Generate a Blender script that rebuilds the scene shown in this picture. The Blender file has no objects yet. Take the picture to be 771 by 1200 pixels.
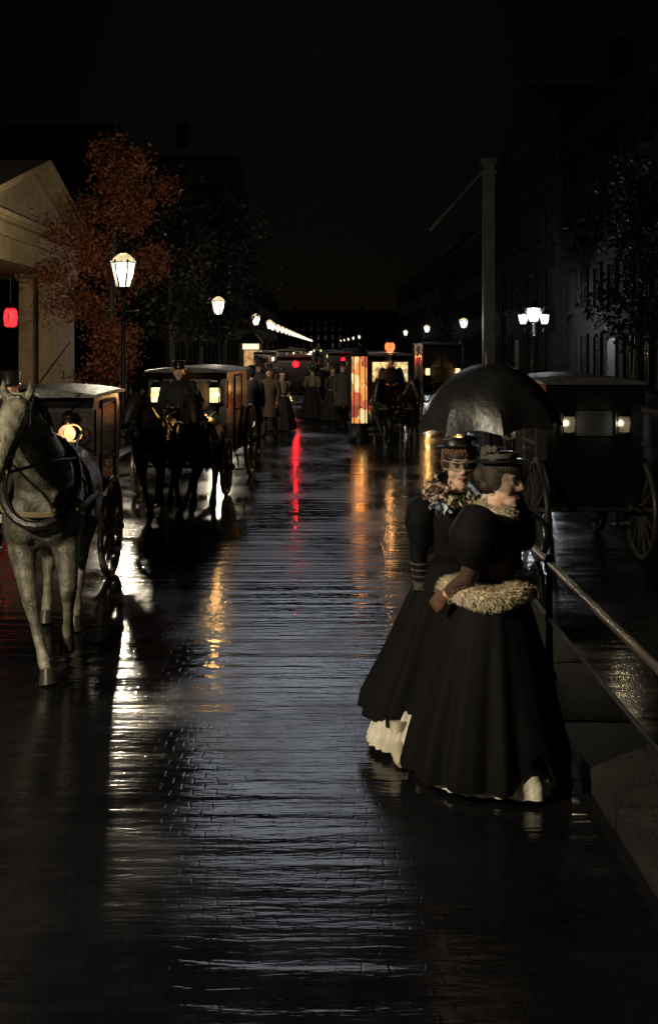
import bpy, bmesh, math, random
from mathutils import Vector, Matrix, Euler
R = math.radians
PI = math.pi
random.seed(7)
sc = bpy.context.scene
COL = sc.collection

# ------------------------------------------------------------------ camera, sky, sun, exposure
EYE = 2.3
cam_d = bpy.data.cameras.new("camera")
cam = bpy.data.objects.new("camera", cam_d)
COL.objects.link(cam)
cam.location = (0, 0, EYE)
cam.rotation_euler = (R(90), 0, 0)
cam_d.sensor_width = 36
cam_d.lens = 36
cam_d.shift_x = 0.00625
cam_d.shift_y = -0.1633
cam_d.clip_start = 0.1
cam_d.clip_end = 4000
sc.camera = cam

SUN_EL, SUN_ROT = R(21), R(-1)
w = bpy.data.worlds.new("World")
sc.world = w
w.use_nodes = True
nt = w.node_tree
bg = nt.nodes["Background"]
sky = nt.nodes.new("ShaderNodeTexSky")
sky.sky_type = 'NISHITA'
sky.sun_disc = False
sky.sun_elevation = SUN_EL
sky.sun_rotation = SUN_ROT
nt.links.new(sky.outputs[0], bg.inputs[0])
bg.inputs[1].default_value = 0.00006

sun_d = bpy.data.lights.new("night_glow", 'SUN')
sun_d.energy = 0.023
sun_d.angle = R(11)
sun_d.color = (0.82, 0.88, 1.0)
sun = bpy.data.objects.new("night_glow", sun_d)
COL.objects.link(sun)
sun.rotation_euler = (R(-69), 0, R(1.5))   # unseen moonlight added from high ahead, for the grey sheen on the road

sc.view_settings.view_transform = 'Standard'
sc.view_settings.look = 'None'
sc.view_settings.exposure = 0.4
sc.view_settings.gamma = 1.0
sc.cycles.use_denoising = True
sc.cycles.max_bounces = 6
sc.cycles.sample_clamp_indirect = 4.0
sc.cycles.sample_clamp_direct = 0.0

LAMP_W = 300.0      # power of the flame in a gas lantern, watts
HALO = (1.0, 0.86, 0.60)


def X(px, Y):
    return (px - 378) * Y / 1200.0


def Z(py, Y):
    return EYE - (py - 404) * Y / 1200.0


# ------------------------------------------------------------------ materials
def new_mat(name):
    m = bpy.data.materials.new(name)
    m.use_nodes = True
    return m, m.node_tree, m.node_tree.nodes["Principled BSDF"]


def surf(name, a, b=None, rough=0.6, scale=6.0, bump=0.0, bscale=40.0, metal=0.0, spec=0.5, sheen=0.0, detail=6, coat=0.0):
    m, t, p = new_mat(name)
    b = b or tuple(c * 0.6 for c in a)
    tc = t.nodes.new("ShaderNodeTexCoord")
    n = t.nodes.new("ShaderNodeTexNoise")
    n.inputs["Scale"].default_value = scale
    n.inputs["Detail"].default_value = detail
    n.inputs["Roughness"].default_value = 0.65
    t.links.new(tc.outputs["Object"], n.inputs["Vector"])
    r = t.nodes.new("ShaderNodeValToRGB")
    r.color_ramp.elements[0].position = 0.32
    r.color_ramp.elements[1].position = 0.68
    r.color_ramp.elements[0].color = (*b, 1)
    r.color_ramp.elements[1].color = (*a, 1)
    t.links.new(n.outputs["Fac"], r.inputs[0])
    t.links.new(r.outputs[0], p.inputs["Base Color"])
    mr = t.nodes.new("ShaderNodeMapRange")
    mr.inputs[3].default_value = max(0.05, rough - 0.12)
    mr.inputs[4].default_value = min(1.0, rough + 0.12)
    t.links.new(n.outputs["Fac"], mr.inputs[0])
    t.links.new(mr.outputs[0], p.inputs["Roughness"])
    p.inputs["Metallic"].default_value = metal
    p.inputs["Specular IOR Level"].default_value = spec
    p.inputs["Sheen Weight"].default_value = sheen
    p.inputs["Coat Weight"].default_value = coat
    p.inputs["Coat Roughness"].default_value = 0.12
    if bump:
        n2 = t.nodes.new("ShaderNodeTexNoise")
        n2.inputs["Scale"].default_value = bscale
        n2.inputs["Detail"].default_value = 5
        t.links.new(tc.outputs["Object"], n2.inputs["Vector"])
        bp = t.nodes.new("ShaderNodeBump")
        bp.inputs["Strength"].default_value = bump
        bp.inputs["Distance"].default_value = 0.02
        t.links.new(n2.outputs["Fac"], bp.inputs["Height"])
        t.links.new(bp.outputs[0], p.inputs["Normal"])
    return m


def glow(name, col, strength, col2=None, scale=9.0):
    m, t, p = new_mat(name)
    p.inputs["Base Color"].default_value = (*[c * 0.6 for c in col], 1)
    p.inputs["Roughness"].default_value = 0.3
    p.inputs["Emission Strength"].default_value = strength
    if col2:
        tc = t.nodes.new("ShaderNodeTexCoord")
        n = t.nodes.new("ShaderNodeTexNoise")
        n.inputs["Scale"].default_value = scale
        t.links.new(tc.outputs["Object"], n.inputs["Vector"])
        r = t.nodes.new("ShaderNodeValToRGB")
        r.color_ramp.elements[0].position = 0.38
        r.color_ramp.elements[1].position = 0.62
        r.color_ramp.elements[0].color = (*col2, 1)
        r.color_ramp.elements[1].color = (*col, 1)
        t.links.new(n.outputs["Fac"], r.inputs[0])
        t.links.new(r.outputs[0], p.inputs["Emission Color"])
    else:
        p.inputs["Emission Color"].default_value = (*col, 1)
    return m


def wet_ground(name, lo, hi, cob, r_lo, r_hi, coat):
    m, t, p = new_mat(name)
    L = t.links.new
    g = t.nodes.new("ShaderNodeNewGeometry")
    mp = t.nodes.new("ShaderNodeMapping")
    mp.inputs["Scale"].default_value = (1.0, 0.75, 1.0)
    L(g.outputs["Position"], mp.inputs["Vector"])
    big = t.nodes.new("ShaderNodeTexNoise")
    big.inputs["Scale"].default_value = 0.8
    big.inputs["Detail"].default_value = 7
    big.inputs["Roughness"].default_value = 0.62
    L(mp.outputs[0], big.inputs["Vector"])
    ramp = t.nodes.new("ShaderNodeValToRGB")
    ramp.color_ramp.elements[0].position = 0.3
    ramp.color_ramp.elements[1].position = 0.7
    ramp.color_ramp.elements[0].color = (*lo, 1)
    ramp.color_ramp.elements[1].color = (*hi, 1)
    L(big.outputs["Fac"], ramp.inputs[0])
    # rows of setts, slightly wavering
    wob = t.nodes.new("ShaderNodeTexNoise")
    wob.inputs["Scale"].default_value = 2.2
    L(g.outputs["Position"], wob.inputs["Vector"])
    vm = t.nodes.new("ShaderNodeVectorMath")
    vm.operation = 'MULTIPLY_ADD'
    L(wob.outputs["Color"], vm.inputs[0])
    vm.inputs[1].default_value = (0.16, 0.16, 0.0)
    L(g.outputs["Position"], vm.inputs[2])
    br = t.nodes.new("ShaderNodeTexBrick")
    br.inputs["Scale"].default_value = 1.0
    br.inputs["Brick Width"].default_value = cob * 1.55
    br.inputs["Row Height"].default_value = cob
    br.inputs["Mortar Size"].default_value = cob * 0.13
    br.inputs["Mortar Smooth"].default_value = 1.0
    br.inputs["Color1"].default_value = (0.65, 0.65, 0.65, 1)
    br.inputs["Color2"].default_value = (1.35, 1.35, 1.35, 1)
    br.inputs["Mortar"].default_value = (0.55, 0.55, 0.55, 1)
    L(vm.outputs[0], br.inputs["Vector"])
    mixc = t.nodes.new("ShaderNodeMix")
    mixc.data_type = 'RGBA'
    mixc.blend_type = 'MULTIPLY'
    mixc.inputs[0].default_value = 0.45
    L(ramp.outputs[0], mixc.inputs[6])
    L(br.outputs["Color"], mixc.inputs[7])
    L(mixc.outputs[2], p.inputs["Base Color"])
    mr = t.nodes.new("ShaderNodeMapRange")
    mr.inputs[1].default_value = 0.40
    mr.inputs[2].default_value = 0.64
    mr.inputs[3].default_value = r_lo
    mr.inputs[4].default_value = r_hi
    L(big.outputs["Fac"], mr.inputs[0])
    L(mr.outputs[0], p.inputs["Roughness"])
    h1 = t.nodes.new("ShaderNodeMapRange")
    h1.inputs[3].default_value = 1.0
    h1.inputs[4].default_value = 0.0
    L(br.outputs["Fac"], h1.inputs[0])
    fine = t.nodes.new("ShaderNodeTexNoise")
    fine.inputs["Scale"].default_value = 30
    fine.inputs["Detail"].default_value = 2.4
    fine.inputs["Roughness"].default_value = 0.5
    mp3 = t.nodes.new("ShaderNodeMapping")
    mp3.inputs["Scale"].default_value = (0.17, 0.9, 1.0)
    L(g.outputs["Position"], mp3.inputs["Vector"])
    L(mp3.outputs[0], fine.inputs["Vector"])
    mid = t.nodes.new("ShaderNodeTexNoise")
    mid.inputs["Scale"].default_value = 3.3
    mid.inputs["Detail"].default_value = 1.5
    mp2 = t.nodes.new("ShaderNodeMapping")
    mp2.inputs["Scale"].default_value = (0.13, 2.0, 1.0)
    L(g.outputs["Position"], mp2.inputs["Vector"])
    L(mp2.outputs[0], mid.inputs["Vector"])
    b1 = t.nodes.new("ShaderNodeBump")
    b1.inputs["Strength"].default_value = 0.10
    b1.inputs["Distance"].default_value = 0.003
    L(h1.outputs[0], b1.inputs["Height"])
    b2 = t.nodes.new("ShaderNodeBump")
    b2.inputs["Strength"].default_value = 0.38
    b2.inputs["Distance"].default_value = 0.006
    L(fine.outputs["Fac"], b2.inputs["Height"])
    L(b1.outputs[0], b2.inputs["Normal"])
    b3 = t.nodes.new("ShaderNodeBump")
    b3.inputs["Strength"].default_value = 0.45
    b3.inputs["Distance"].default_value = 0.02
    L(mid.outputs["Fac"], b3.inputs["Height"])
    L(b2.outputs[0], b3.inputs["Normal"])
    L(b3.outputs[0], p.inputs["Normal"])
    p.inputs["Coat Weight"].default_value = coat
    p.inputs["Coat Roughness"].default_value = 0.09
    L(b3.outputs[0], p.inputs["Coat Normal"])
    return m


M = {}
M['road'] = wet_ground('wet_road', (0.003, 0.0032, 0.0045), (0.011, 0.0108, 0.0125), 0.075, 0.06, 0.27, 0.0)
M['paving'] = wet_ground('wet_paving', (0.012, 0.0115, 0.011), (0.036, 0.034, 0.03), 0.32, 0.08, 0.20, 0.0)
M['kerb'] = surf('kerb_stone', (0.034, 0.032, 0.028), (0.012, 0.0115, 0.010), 0.5, 5, 0.5, 35, spec=0.2)
M['stone'] = surf('sandstone', (0.46, 0.36, 0.205), (0.29, 0.225, 0.125), 0.8, 2.5, 0.5, 30)
M['stone_dark'] = surf('dark_stone', (0.024, 0.022, 0.018), (0.013, 0.012, 0.010), 0.95, 1.5, 0.4, 20, spec=0.1)  # much darker tone than the sandstone
M['slate'] = surf('wet_slate', (0.016, 0.016, 0.017), (0.009, 0.009, 0.010), 0.9, 3, 0.3, 20, spec=0.1)
M['render_dark'] = surf('dark_render', (0.012, 0.0115, 0.010), (0.007, 0.007, 0.0065), 0.95, 1.2, 0.3, 12, spec=0.08)  # near-black tone for the house walls
M['render_pale'] = surf('pale_render', (0.20, 0.19, 0.155), (0.10, 0.095, 0.08), 0.85, 1.2, 0.3, 12)
M['pane'] = surf('dark_pane', (0.02, 0.022, 0.025), (0.012, 0.012, 0.015), 0.12, 2, 0.15, 3)
M['joinery'] = surf('painted_joinery', (0.035, 0.03, 0.025), (0.02, 0.018, 0.015), 0.6, 8)
M['iron'] = surf('black_iron', (0.025, 0.025, 0.024), (0.014, 0.014, 0.014), 0.42, 12, 0.2, 60, metal=0.3)
M['rail'] = surf('worn_rail', (0.14, 0.12, 0.085), (0.05, 0.042, 0.03), 0.3, 8, 0.3, 50, metal=0.5)
M['lacquer'] = surf('black_lacquer', (0.006, 0.006, 0.0065), (0.003, 0.003, 0.0035), 0.25, 3, 0.12, 14, coat=0.25)
M['roof_cloth'] = surf('wet_roof_leather', (0.07, 0.07, 0.065), (0.03, 0.03, 0.03), 0.42, 5, 0.6, 25, spec=0.35)
M['wheel'] = surf('wheel_paint', (0.32, 0.28, 0.18), (0.13, 0.115, 0.075), 0.32, 7, 0.1, 40)
M['wheel_pale'] = surf('lit_wheel_paint', (0.62, 0.56, 0.40), (0.4, 0.35, 0.24), 0.32, 7, 0.1, 40)  # wheel paint brightened to stand in for lamplight on the wheels
M['tyre'] = surf('iron_tyre', (0.5, 0.47, 0.37), (0.22, 0.2, 0.16), 0.3, 9, 0.1, 40, metal=0.6)
M['brass'] = surf('brass', (0.55, 0.42, 0.18), (0.3, 0.22, 0.09), 0.3, 8, metal=0.9)
M['leather'] = surf('harness_leather', (0.018, 0.015, 0.012), (0.01, 0.009, 0.008), 0.35, 10, 0.2, 60)
M['strap'] = surf('pale_leather', (0.30, 0.24, 0.15), (0.16, 0.12, 0.075), 0.4, 10, 0.2, 60)
M['grey_horse'] = surf('grey_coat', (0.26, 0.245, 0.18), (0.06, 0.056, 0.04), 0.42, 5, 0.5, 45, detail=9)
def dapple_and_highlight(m):
    t = m.node_tree
    p = t.nodes["Principled BSDF"]
    src = p.inputs["Base Color"].links[0].from_socket
    tc = t.nodes.new("ShaderNodeTexCoord")
    v = t.nodes.new("ShaderNodeTexVoronoi")
    v.feature = 'SMOOTH_F1'
    v.inputs["Scale"].default_value = 13
    t.links.new(tc.outputs["Object"], v.inputs["Vector"])
    mr = t.nodes.new("ShaderNodeMapRange")
    mr.inputs[1].default_value = 0.15
    mr.inputs[2].default_value = 0.6
    mr.inputs[3].default_value = 1.25
    mr.inputs[4].default_value = 0.5
    t.links.new(v.outputs["Distance"], mr.inputs[0])
    # coat whitest on face and lower legs, with their highlights painted in
    sp = t.nodes.new("ShaderNodeSeparateXYZ")
    t.links.new(tc.outputs["Object"], sp.inputs[0])
    fr = t.nodes.new("ShaderNodeMapRange")
    fr.inputs[1].default_value = 0.85
    fr.inputs[2].default_value = 0.35
    fr.inputs[3].default_value = 0.75
    fr.inputs[4].default_value = 1.7
    t.links.new(sp.outputs[2], fr.inputs[0])
    fc = t.nodes.new("ShaderNodeMapRange")
    fc.inputs[1].default_value = -0.25
    fc.inputs[2].default_value = -0.5
    fc.inputs[3].default_value = 0.0
    fc.inputs[4].default_value = 1.2
    t.links.new(sp.outputs[1], fc.inputs[0])
    ad = t.nodes.new("ShaderNodeMath")
    t.links.new(fr.outputs[0], ad.inputs[0])
    t.links.new(fc.outputs[0], ad.inputs[1])
    ml = t.nodes.new("ShaderNodeMath")
    ml.operation = 'MULTIPLY'
    t.links.new(ad.outputs[0], ml.inputs[0])
    t.links.new(mr.outputs[0], ml.inputs[1])
    mx = t.nodes.new("ShaderNodeVectorMath")
    mx.operation = 'SCALE'
    t.links.new(src, mx.inputs[0])
    t.links.new(ml.outputs[0], mx.inputs["Scale"])
    t.links.new(mx.outputs[0], p.inputs["Base Color"])


dapple_and_highlight(M['grey_horse'])
M['dark_horse'] = surf('dark_bay_coat', (0.030, 0.020, 0.013), (0.014, 0.010, 0.008), 0.4, 5, 0.2, 60)
M['mane_pale'] = surf('pale_mane', (0.42, 0.40, 0.33), (0.2, 0.19, 0.15), 0.6, 30, 0.5, 80)
M['mane_dark'] = surf('dark_mane', (0.012, 0.010, 0.008), (0.008, 0.007, 0.006), 0.5, 30, 0.5, 80)
M['hoof'] = surf('hoof_horn', (0.07, 0.06, 0.045), (0.035, 0.03, 0.022), 0.4, 12)
M['skin'] = surf('skin', (0.72, 0.50, 0.38), (0.64, 0.41, 0.30), 0.55, 9, 0.05, 120, spec=0.3)
M['lips'] = surf('lips', (0.42, 0.10, 0.08), (0.34, 0.08, 0.07), 0.4, 20)
M['eye_white'] = surf('eye_white', (0.6, 0.58, 0.54), (0.5, 0.48, 0.45), 0.25, 5)
M['iris'] = surf('iris', (0.03, 0.02, 0.015), (0.015, 0.01, 0.01), 0.2, 20)
M['hair'] = surf('dark_hair', (0.045, 0.026, 0.014), (0.018, 0.011, 0.007), 0.45, 60, 0.6, 90)
M['hair_auburn'] = surf('auburn_hair', (0.13, 0.062, 0.026), (0.05, 0.025, 0.012), 0.45, 60, 0.6, 90)
M['black_wool'] = surf('black_wool', (0.0055, 0.005, 0.0055), (0.0025, 0.0025, 0.003), 0.7, 14, 0.22, 320, sheen=0.01, spec=0.12)
M['black_silk'] = surf('black_silk', (0.012, 0.012, 0.012), (0.007, 0.007, 0.007), 0.36, 6, 0.15, 30, spec=0.5)
M['brown_wool'] = surf('brown_velvet', (0.075, 0.036, 0.020), (0.03, 0.015, 0.010), 0.7, 12, 0.4, 70, sheen=0.05, spec=0.3)
M['fur'] = surf('pale_fur', (0.80, 0.72, 0.54), (0.45, 0.36, 0.22), 0.8, 22, 0.4, 80)
M['petticoat'] = surf('white_petticoat', (0.80, 0.76, 0.64), (0.50, 0.46, 0.36), 0.7, 9, 0.3, 60)
M['boot'] = surf('boot_leather', (0.02, 0.016, 0.012), (0.01, 0.009, 0.008), 0.3, 12)
M['pale_boot'] = surf('pale_boot', (0.62, 0.56, 0.44), (0.4, 0.35, 0.26), 0.5, 12)
M['glove'] = surf('brown_glove', (0.16, 0.075, 0.042), (0.07, 0.034, 0.02), 0.6, 18, 0.2, 70)
M['boa_pink'] = surf('pink_ruffle', (0.70, 0.56, 0.50), (0.34, 0.27, 0.24), 0.7, 14, 0.3, 60)
M['boa_blue'] = surf('blue_ribbon', (0.56, 0.66, 0.74), (0.25, 0.3, 0.36), 0.4, 14, 0.3, 60)
M['boa_cream'] = surf('cream_ruffle', (0.60, 0.55, 0.40), (0.36, 0.33, 0.23), 0.7, 14, 0.3, 60)
M['wood'] = surf('stick_wood', (0.12, 0.07, 0.035), (0.06, 0.035, 0.02), 0.4, 25)
M['coat_grey'] = surf('grey_overcoat', (0.09, 0.085, 0.075), (0.05, 0.047, 0.04), 0.8, 12, 0.3, 70)
M['coat_brown'] = surf('brown_overcoat', (0.075, 0.05, 0.032), (0.04, 0.027, 0.018), 0.8, 12, 0.3, 70)
M['coat_black'] = surf('black_overcoat', (0.025, 0.024, 0.024), (0.014, 0.014, 0.014), 0.8, 12, 0.3, 70)
M['coat_pale'] = surf('pale_overcoat', (0.30, 0.27, 0.21), (0.18, 0.16, 0.12), 0.8, 12, 0.3, 70)
M['coat_red'] = surf('red_jacket', (0.25, 0.03, 0.03), (0.12, 0.015, 0.015), 0.8, 12, 0.3, 70)
M['silk_hat'] = surf('silk_hat', (0.015, 0.015, 0.016), (0.01, 0.01, 0.01), 0.3, 9)
M['paper'] = surf('newspaper', (0.55, 0.52, 0.43), (0.42, 0.40, 0.33), 0.8, 45)
M['bark'] = surf('wet_bark', (0.026, 0.021, 0.016), (0.012, 0.010, 0.008), 0.6, 9, 0.8, 30)
M['leaf_russet'] = surf('russet_leaves', (0.30, 0.085, 0.030), (0.07, 0.024, 0.011), 0.6, 1.3, 0.0, detail=8)
M['leaf_dark'] = surf('dark_leaves', (0.022, 0.019, 0.010), (0.008, 0.009, 0.005), 0.6, 1.2, 0.0, detail=8)
M['kiosk_wood'] = surf('kiosk_boards', (0.10, 0.075, 0.045), (0.05, 0.04, 0.025), 0.6, 8, 0.3, 40)
def lantern_glass(name, col, strength, col2):
    m = glow(name, col, 1.0, col2, 7)
    t = m.node_tree
    em = t.nodes.new("ShaderNodeEmission")
    em.inputs[1].default_value = strength
    src = t.nodes["Principled BSDF"].inputs["Emission Color"].links[0].from_socket
    t.links.new(src, em.inputs[0])
    tr = t.nodes.new("ShaderNodeBsdfTransparent")
    tr.inputs[0].default_value = (0.8, 0.8, 0.8, 1)
    ad = t.nodes.new("ShaderNodeAddShader")
    t.links.new(em.outputs[0], ad.inputs[0])
    t.links.new(tr.outputs[0], ad.inputs[1])
    t.links.new(ad.outputs[0], t.nodes["Material Output"].inputs[0])
    t.nodes.remove(t.nodes["Principled BSDF"])
    return m


M['lamp_glass'] = lantern_glass('gas_light', (0.92, 0.88, 0.66), 0.95, (0.50, 0.50, 0.38))
M['lamp_top'] = lantern_glass('milky_top', (0.85, 0.68, 0.36), 0.6, (0.5, 0.38, 0.2))
M['lamp_white'] = lantern_glass('arc_light', (0.92, 0.95, 0.98), 1.1, (0.6, 0.65, 0.66))
GAS = bpy.data.lights.new('gas_flame', 'POINT')
GAS.energy = LAMP_W
GAS.color = (1.0, 0.86, 0.62)
GAS.shadow_soft_size = 0.09
ARC = bpy.data.lights.new('arc_flame', 'POINT')
ARC.energy = LAMP_W * 1.1
ARC.color = (0.90, 0.95, 1.0)
ARC.shadow_soft_size = 0.10
ARC_SMALL = ARC.copy()
ARC_SMALL.energy = LAMP_W * 1.0
ARC.energy = LAMP_W * .4
GAS_NEAR = GAS.copy()
GAS_NEAR.energy = 600
GAS_NEXT = GAS.copy()
GAS_NEXT.energy = 480
GAS_CAMERA = GAS.copy()
GAS_CAMERA.energy = 1700
GAS_FAR = GAS.copy()
GAS_FAR.energy = 130
CANDLE = GAS.copy()
CANDLE.energy = 20
CANDLE.color = (1.0, 0.50, 0.14)
CANDLE.shadow_soft_size = 0.035
DIM = CANDLE.copy()
DIM.energy = 3
DIM.color = (1.0, 0.84, 0.52)
OIL = CANDLE.copy()
OIL.energy = 2.5
OIL.color = (1.0, 0.42, 0.12)
POSTER = CANDLE.copy()
POSTER.energy = 5
POSTER.color = (1.0, 0.82, 0.55)
POSTER.shadow_soft_size = 0.10
REDLIGHT = CANDLE.copy()
REDLIGHT.energy = 20
REDLIGHT.color = (1.0, 0.012, 0.02)
ORANGELIGHT = CANDLE.copy()
ORANGELIGHT.energy = 11
ORANGELIGHT.color = (1.0, 0.50, 0.18)


def set_flame(root, data):
    for ch in COL.objects:
        if ch.parent == root and ch.type == 'LIGHT':
            ch.data = data


def flame(data, parent, loc):
    o = bpy.data.objects.new('flame', data)
    COL.objects.link(o)
    o.parent = parent
    o.location = loc
    return o

M['cab_lamp'] = lantern_glass('carriage_candle', (0.95, 0.80, 0.36), 0.9, (0.6, 0.42, 0.14))
M['cab_lamp_hot'] = lantern_glass('carriage_oil_lamp', (0.9, 0.50, 0.22), 0.9, (0.45, 0.14, 0.07))
M['dim_lamp'] = lantern_glass('dim_candle', (0.35, 0.31, 0.17), 0.15, (0.15, 0.12, 0.06))
M['red_lamp'] = lantern_glass('red_signal', (0.85, 0.01, 0.02), 1.0, (0.6, 0.01, 0.02))
M['red_lantern'] = glow('red_lantern_glass', (1.0, 0.03, 0.04), 1.2)
M['orange_lamp'] = lantern_glass('orange_lamp', (1.0, 0.24, 0.06), 1.0, (0.7, 0.08, 0.03))
M['bus_window'] = glow('lit_bus_window', (0.80, 0.60, 0.26), 1.1, (0.12, 0.10, 0.05), 12)
M['shop_light'] = glow('lit_hatch', (0.7, 0.42, 0.16), 0.7, (0.35, 0.15, 0.05), 4)
M['shop_sign'] = glow('lit_fascia', (0.95, 0.85, 0.52), 1.0)


def poster_mat(name, cols, strength, scale):
    m, t, p = new_mat(name)
    tc = t.nodes.new("ShaderNodeTexCoord")
    mp = t.nodes.new("ShaderNodeMapping")
    mp.inputs["Scale"].default_value = (1.0, 1.0, 0.8)
    t.links.new(tc.outputs["Object"], mp.inputs[0])
    v = t.nodes.new("ShaderNodeTexVoronoi")
    v.distance = 'CHEBYCHEV'
    v.inputs["Scale"].default_value = scale
    t.links.new(mp.outputs[0], v.inputs["Vector"])
    s = t.nodes.new("ShaderNodeSeparateColor")
    t.links.new(v.outputs["Color"], s.inputs[0])
    r = t.nodes.new("ShaderNodeValToRGB")
    r.color_ramp.interpolation = 'CONSTANT'
    while len(r.color_ramp.elements) < len(cols):
        r.color_ramp.elements.new(0.5)
    for i, c in enumerate(cols):
        r.color_ramp.elements[i].position = i / len(cols)
        r.color_ramp.elements[i].color = (*c, 1)
    t.links.new(s.outputs[0], r.inputs[0])
    em = t.nodes.new("ShaderNodeEmission")
    em.inputs[1].default_value = strength
    t.links.new(r.outputs[0], em.inputs[0])
    tr = t.nodes.new("ShaderNodeBsdfTransparent")
    t.links.new(r.outputs[0], tr.inputs[0])
    ad = t.nodes.new("ShaderNodeAddShader")
    t.links.new(em.outputs[0], ad.inputs[0])
    t.links.new(tr.outputs[0], ad.inputs[1])
    t.links.new(ad.outputs[0], t.nodes["Material Output"].inputs[0])
    t.nodes.remove(p)
    return m


M['poster_warm'] = poster_mat('backlit_posters', [(0.50, 0.26, 0.10), (0.80, 0.64, 0.36), (0.34, 0.10, 0.05), (0.70, 0.38, 0.12), (0.12, 0.07, 0.03), (0.5, 0.17, 0.08)], 0.5, 4.5)
M['poster_pale'] = poster_mat('backlit_bills', [(0.75, 0.75, 0.58), (0.5, 0.48, 0.33), (0.22, 0.20, 0.14), (0.85, 0.8, 0.65)], 0.75, 5.0)

m_, t_, p_ = new_mat('hat_net')
p_.inputs["Base Color"].default_value = (0.02, 0.018, 0.018, 1)
p_.inputs["Alpha"].default_value = 0.42
M['net'] = m_


# ------------------------------------------------------------------ mesh builder
class MB:
    def __init__(s):
        s.bm = bmesh.new()

    def _tr(s, vs, mat):
        bmesh.ops.transform(s.bm, matrix=mat, verts=vs)

    def box(s, c, size, rot=(0, 0, 0), bevel=0.0):
        r = bmesh.ops.create_cube(s.bm, size=1.0)
        vs = r['verts']
        s._tr(vs, Matrix.Translation(c) @ Euler(rot).to_matrix().to_4x4() @ Matrix.Diagonal((*size, 1)))
        if bevel:
            es = list({e for v in vs for e in v.link_edges})
            bmesh.ops.bevel(s.bm, geom=es, offset=bevel, segments=2, affect='EDGES', profile=0.6)
        return s

    def ball(s, c, r, u=14, v=9, rot=(0, 0, 0)):
        if not hasattr(r, '__len__'):
            r = (r, r, r)
        q = bmesh.ops.create_uvsphere(s.bm, u_segments=u, v_segments=v, radius=1.0)
        s._tr(q['verts'], Matrix.Translation(c) @ Euler(rot).to_matrix().to_4x4() @ Matrix.Diagonal((*r, 1)))
        return s

    def loft(s, rings, cap=True, closed=True):
        bm = s.bm
        vr = [[bm.verts.new(p) for p in ring] for ring in rings]
        n = len(vr[0])
        for a, b in zip(vr, vr[1:]):
            for i in range(n if closed else n - 1):
                j = (i + 1) % n
                bm.faces.new((a[i], a[j], b[j], b[i]))
        if cap and closed:
            bm.faces.new(list(reversed(vr[0])))
            bm.faces.new(vr[-1])
        return s

    def tube(s, pts, rad, n=8, cap=True, flat=1.0):
        pts = [Vector(p) for p in pts]
        if not hasattr(rad, '__len__'):
            rad = [rad] * len(pts)
        rings = []
        prev = None
        for i, p in enumerate(pts):
            d = (pts[min(i + 1, len(pts) - 1)] - pts[max(i - 1, 0)])
            if d.length < 1e-9:
                d = Vector((0, 0, 1))
            d.normalize()
            if prev is None:
                ref = Vector((0, 1, 0)) if abs(d.y) < 0.8 else Vector((1, 0, 0))
                u = d.cross(ref).normalized()
            else:
                u = (prev - d * prev.dot(d))
                u = u.normalized() if u.length > 1e-6 else d.orthogonal().normalized()
            prev = u
            v = d.cross(u).normalized()
            rings.append([p + (u * math.cos(2 * PI * k / n) + v * math.sin(2 * PI * k / n) * flat) * rad[i] for k in range(n)])
        return s.loft(rings, cap)

    def lathe(s, prof, c=(0, 0, 0), n=16, sx=1.0, sy=1.0, cap=True, rot=0.0):
        c = Vector(c)
        rings = []
        for r, z in prof:
            r = max(r, 1e-4)
            rings.append([c + Vector((math.cos(rot + 2 * PI * k / n) * r * sx, math.sin(rot + 2 * PI * k / n) * r * sy, z)) for k in range(n)])
        return s.loft(rings, cap)

    def prism(s, poly, axis, a, b):
        def mk(q, d):
            if axis == 'x':
                return (d, q[0], q[1])
            if axis == 'y':
                return (q[0], d, q[1])
            return (q[0], q[1], d)
        return s.loft([[mk(q, a) for q in poly], [mk(q, b) for q in poly]], True)

    def torus(s, c, Rr, r, n=32, m=8, axis='x', sq=1.0):
        c = Vector(c)
        rings = []
        for i in range(n + 1):
            a = 2 * PI * i / n
            ring = []
            for k in range(m):
                b = 2 * PI * k / m + PI / m
                rr = Rr + r * math.cos(b)
                h = r * math.sin(b) * sq
                if axis == 'x':
                    ring.append(c + Vector((h, rr * math.cos(a), rr * math.sin(a))))
                else:
                    ring.append(c + Vector((rr * math.cos(a), rr * math.sin(a), h)))
            rings.append(ring)
        s.loft(rings, False)
        bmesh.ops.remove_doubles(s.bm, verts=s.bm.verts, dist=1e-6)
        return s

    def mesh(s, name, smooth=40):
        bmesh.ops.recalc_face_normals(s.bm, faces=s.bm.faces)
        me = bpy.data.meshes.new(name)
        s.bm.to_mesh(me)
        s.bm.free()
        if smooth:
            for p in me.polygons:
                p.use_smooth = True
            me.set_sharp_from_angle(angle=R(smooth))
        return me

    def build(s, name, mat, parent=None, smooth=40, kind=None):
        return link(name, s.mesh(name, smooth), mat, parent, kind)


def link(name, me, mat, parent=None, kind=None):
    if not me.materials:
        me.materials.append(mat)
    o = bpy.data.objects.new(name, me)
    COL.objects.link(o)
    if parent is not None:
        o.parent = parent
    if kind:
        o['kind'] = kind
    return o


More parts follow.
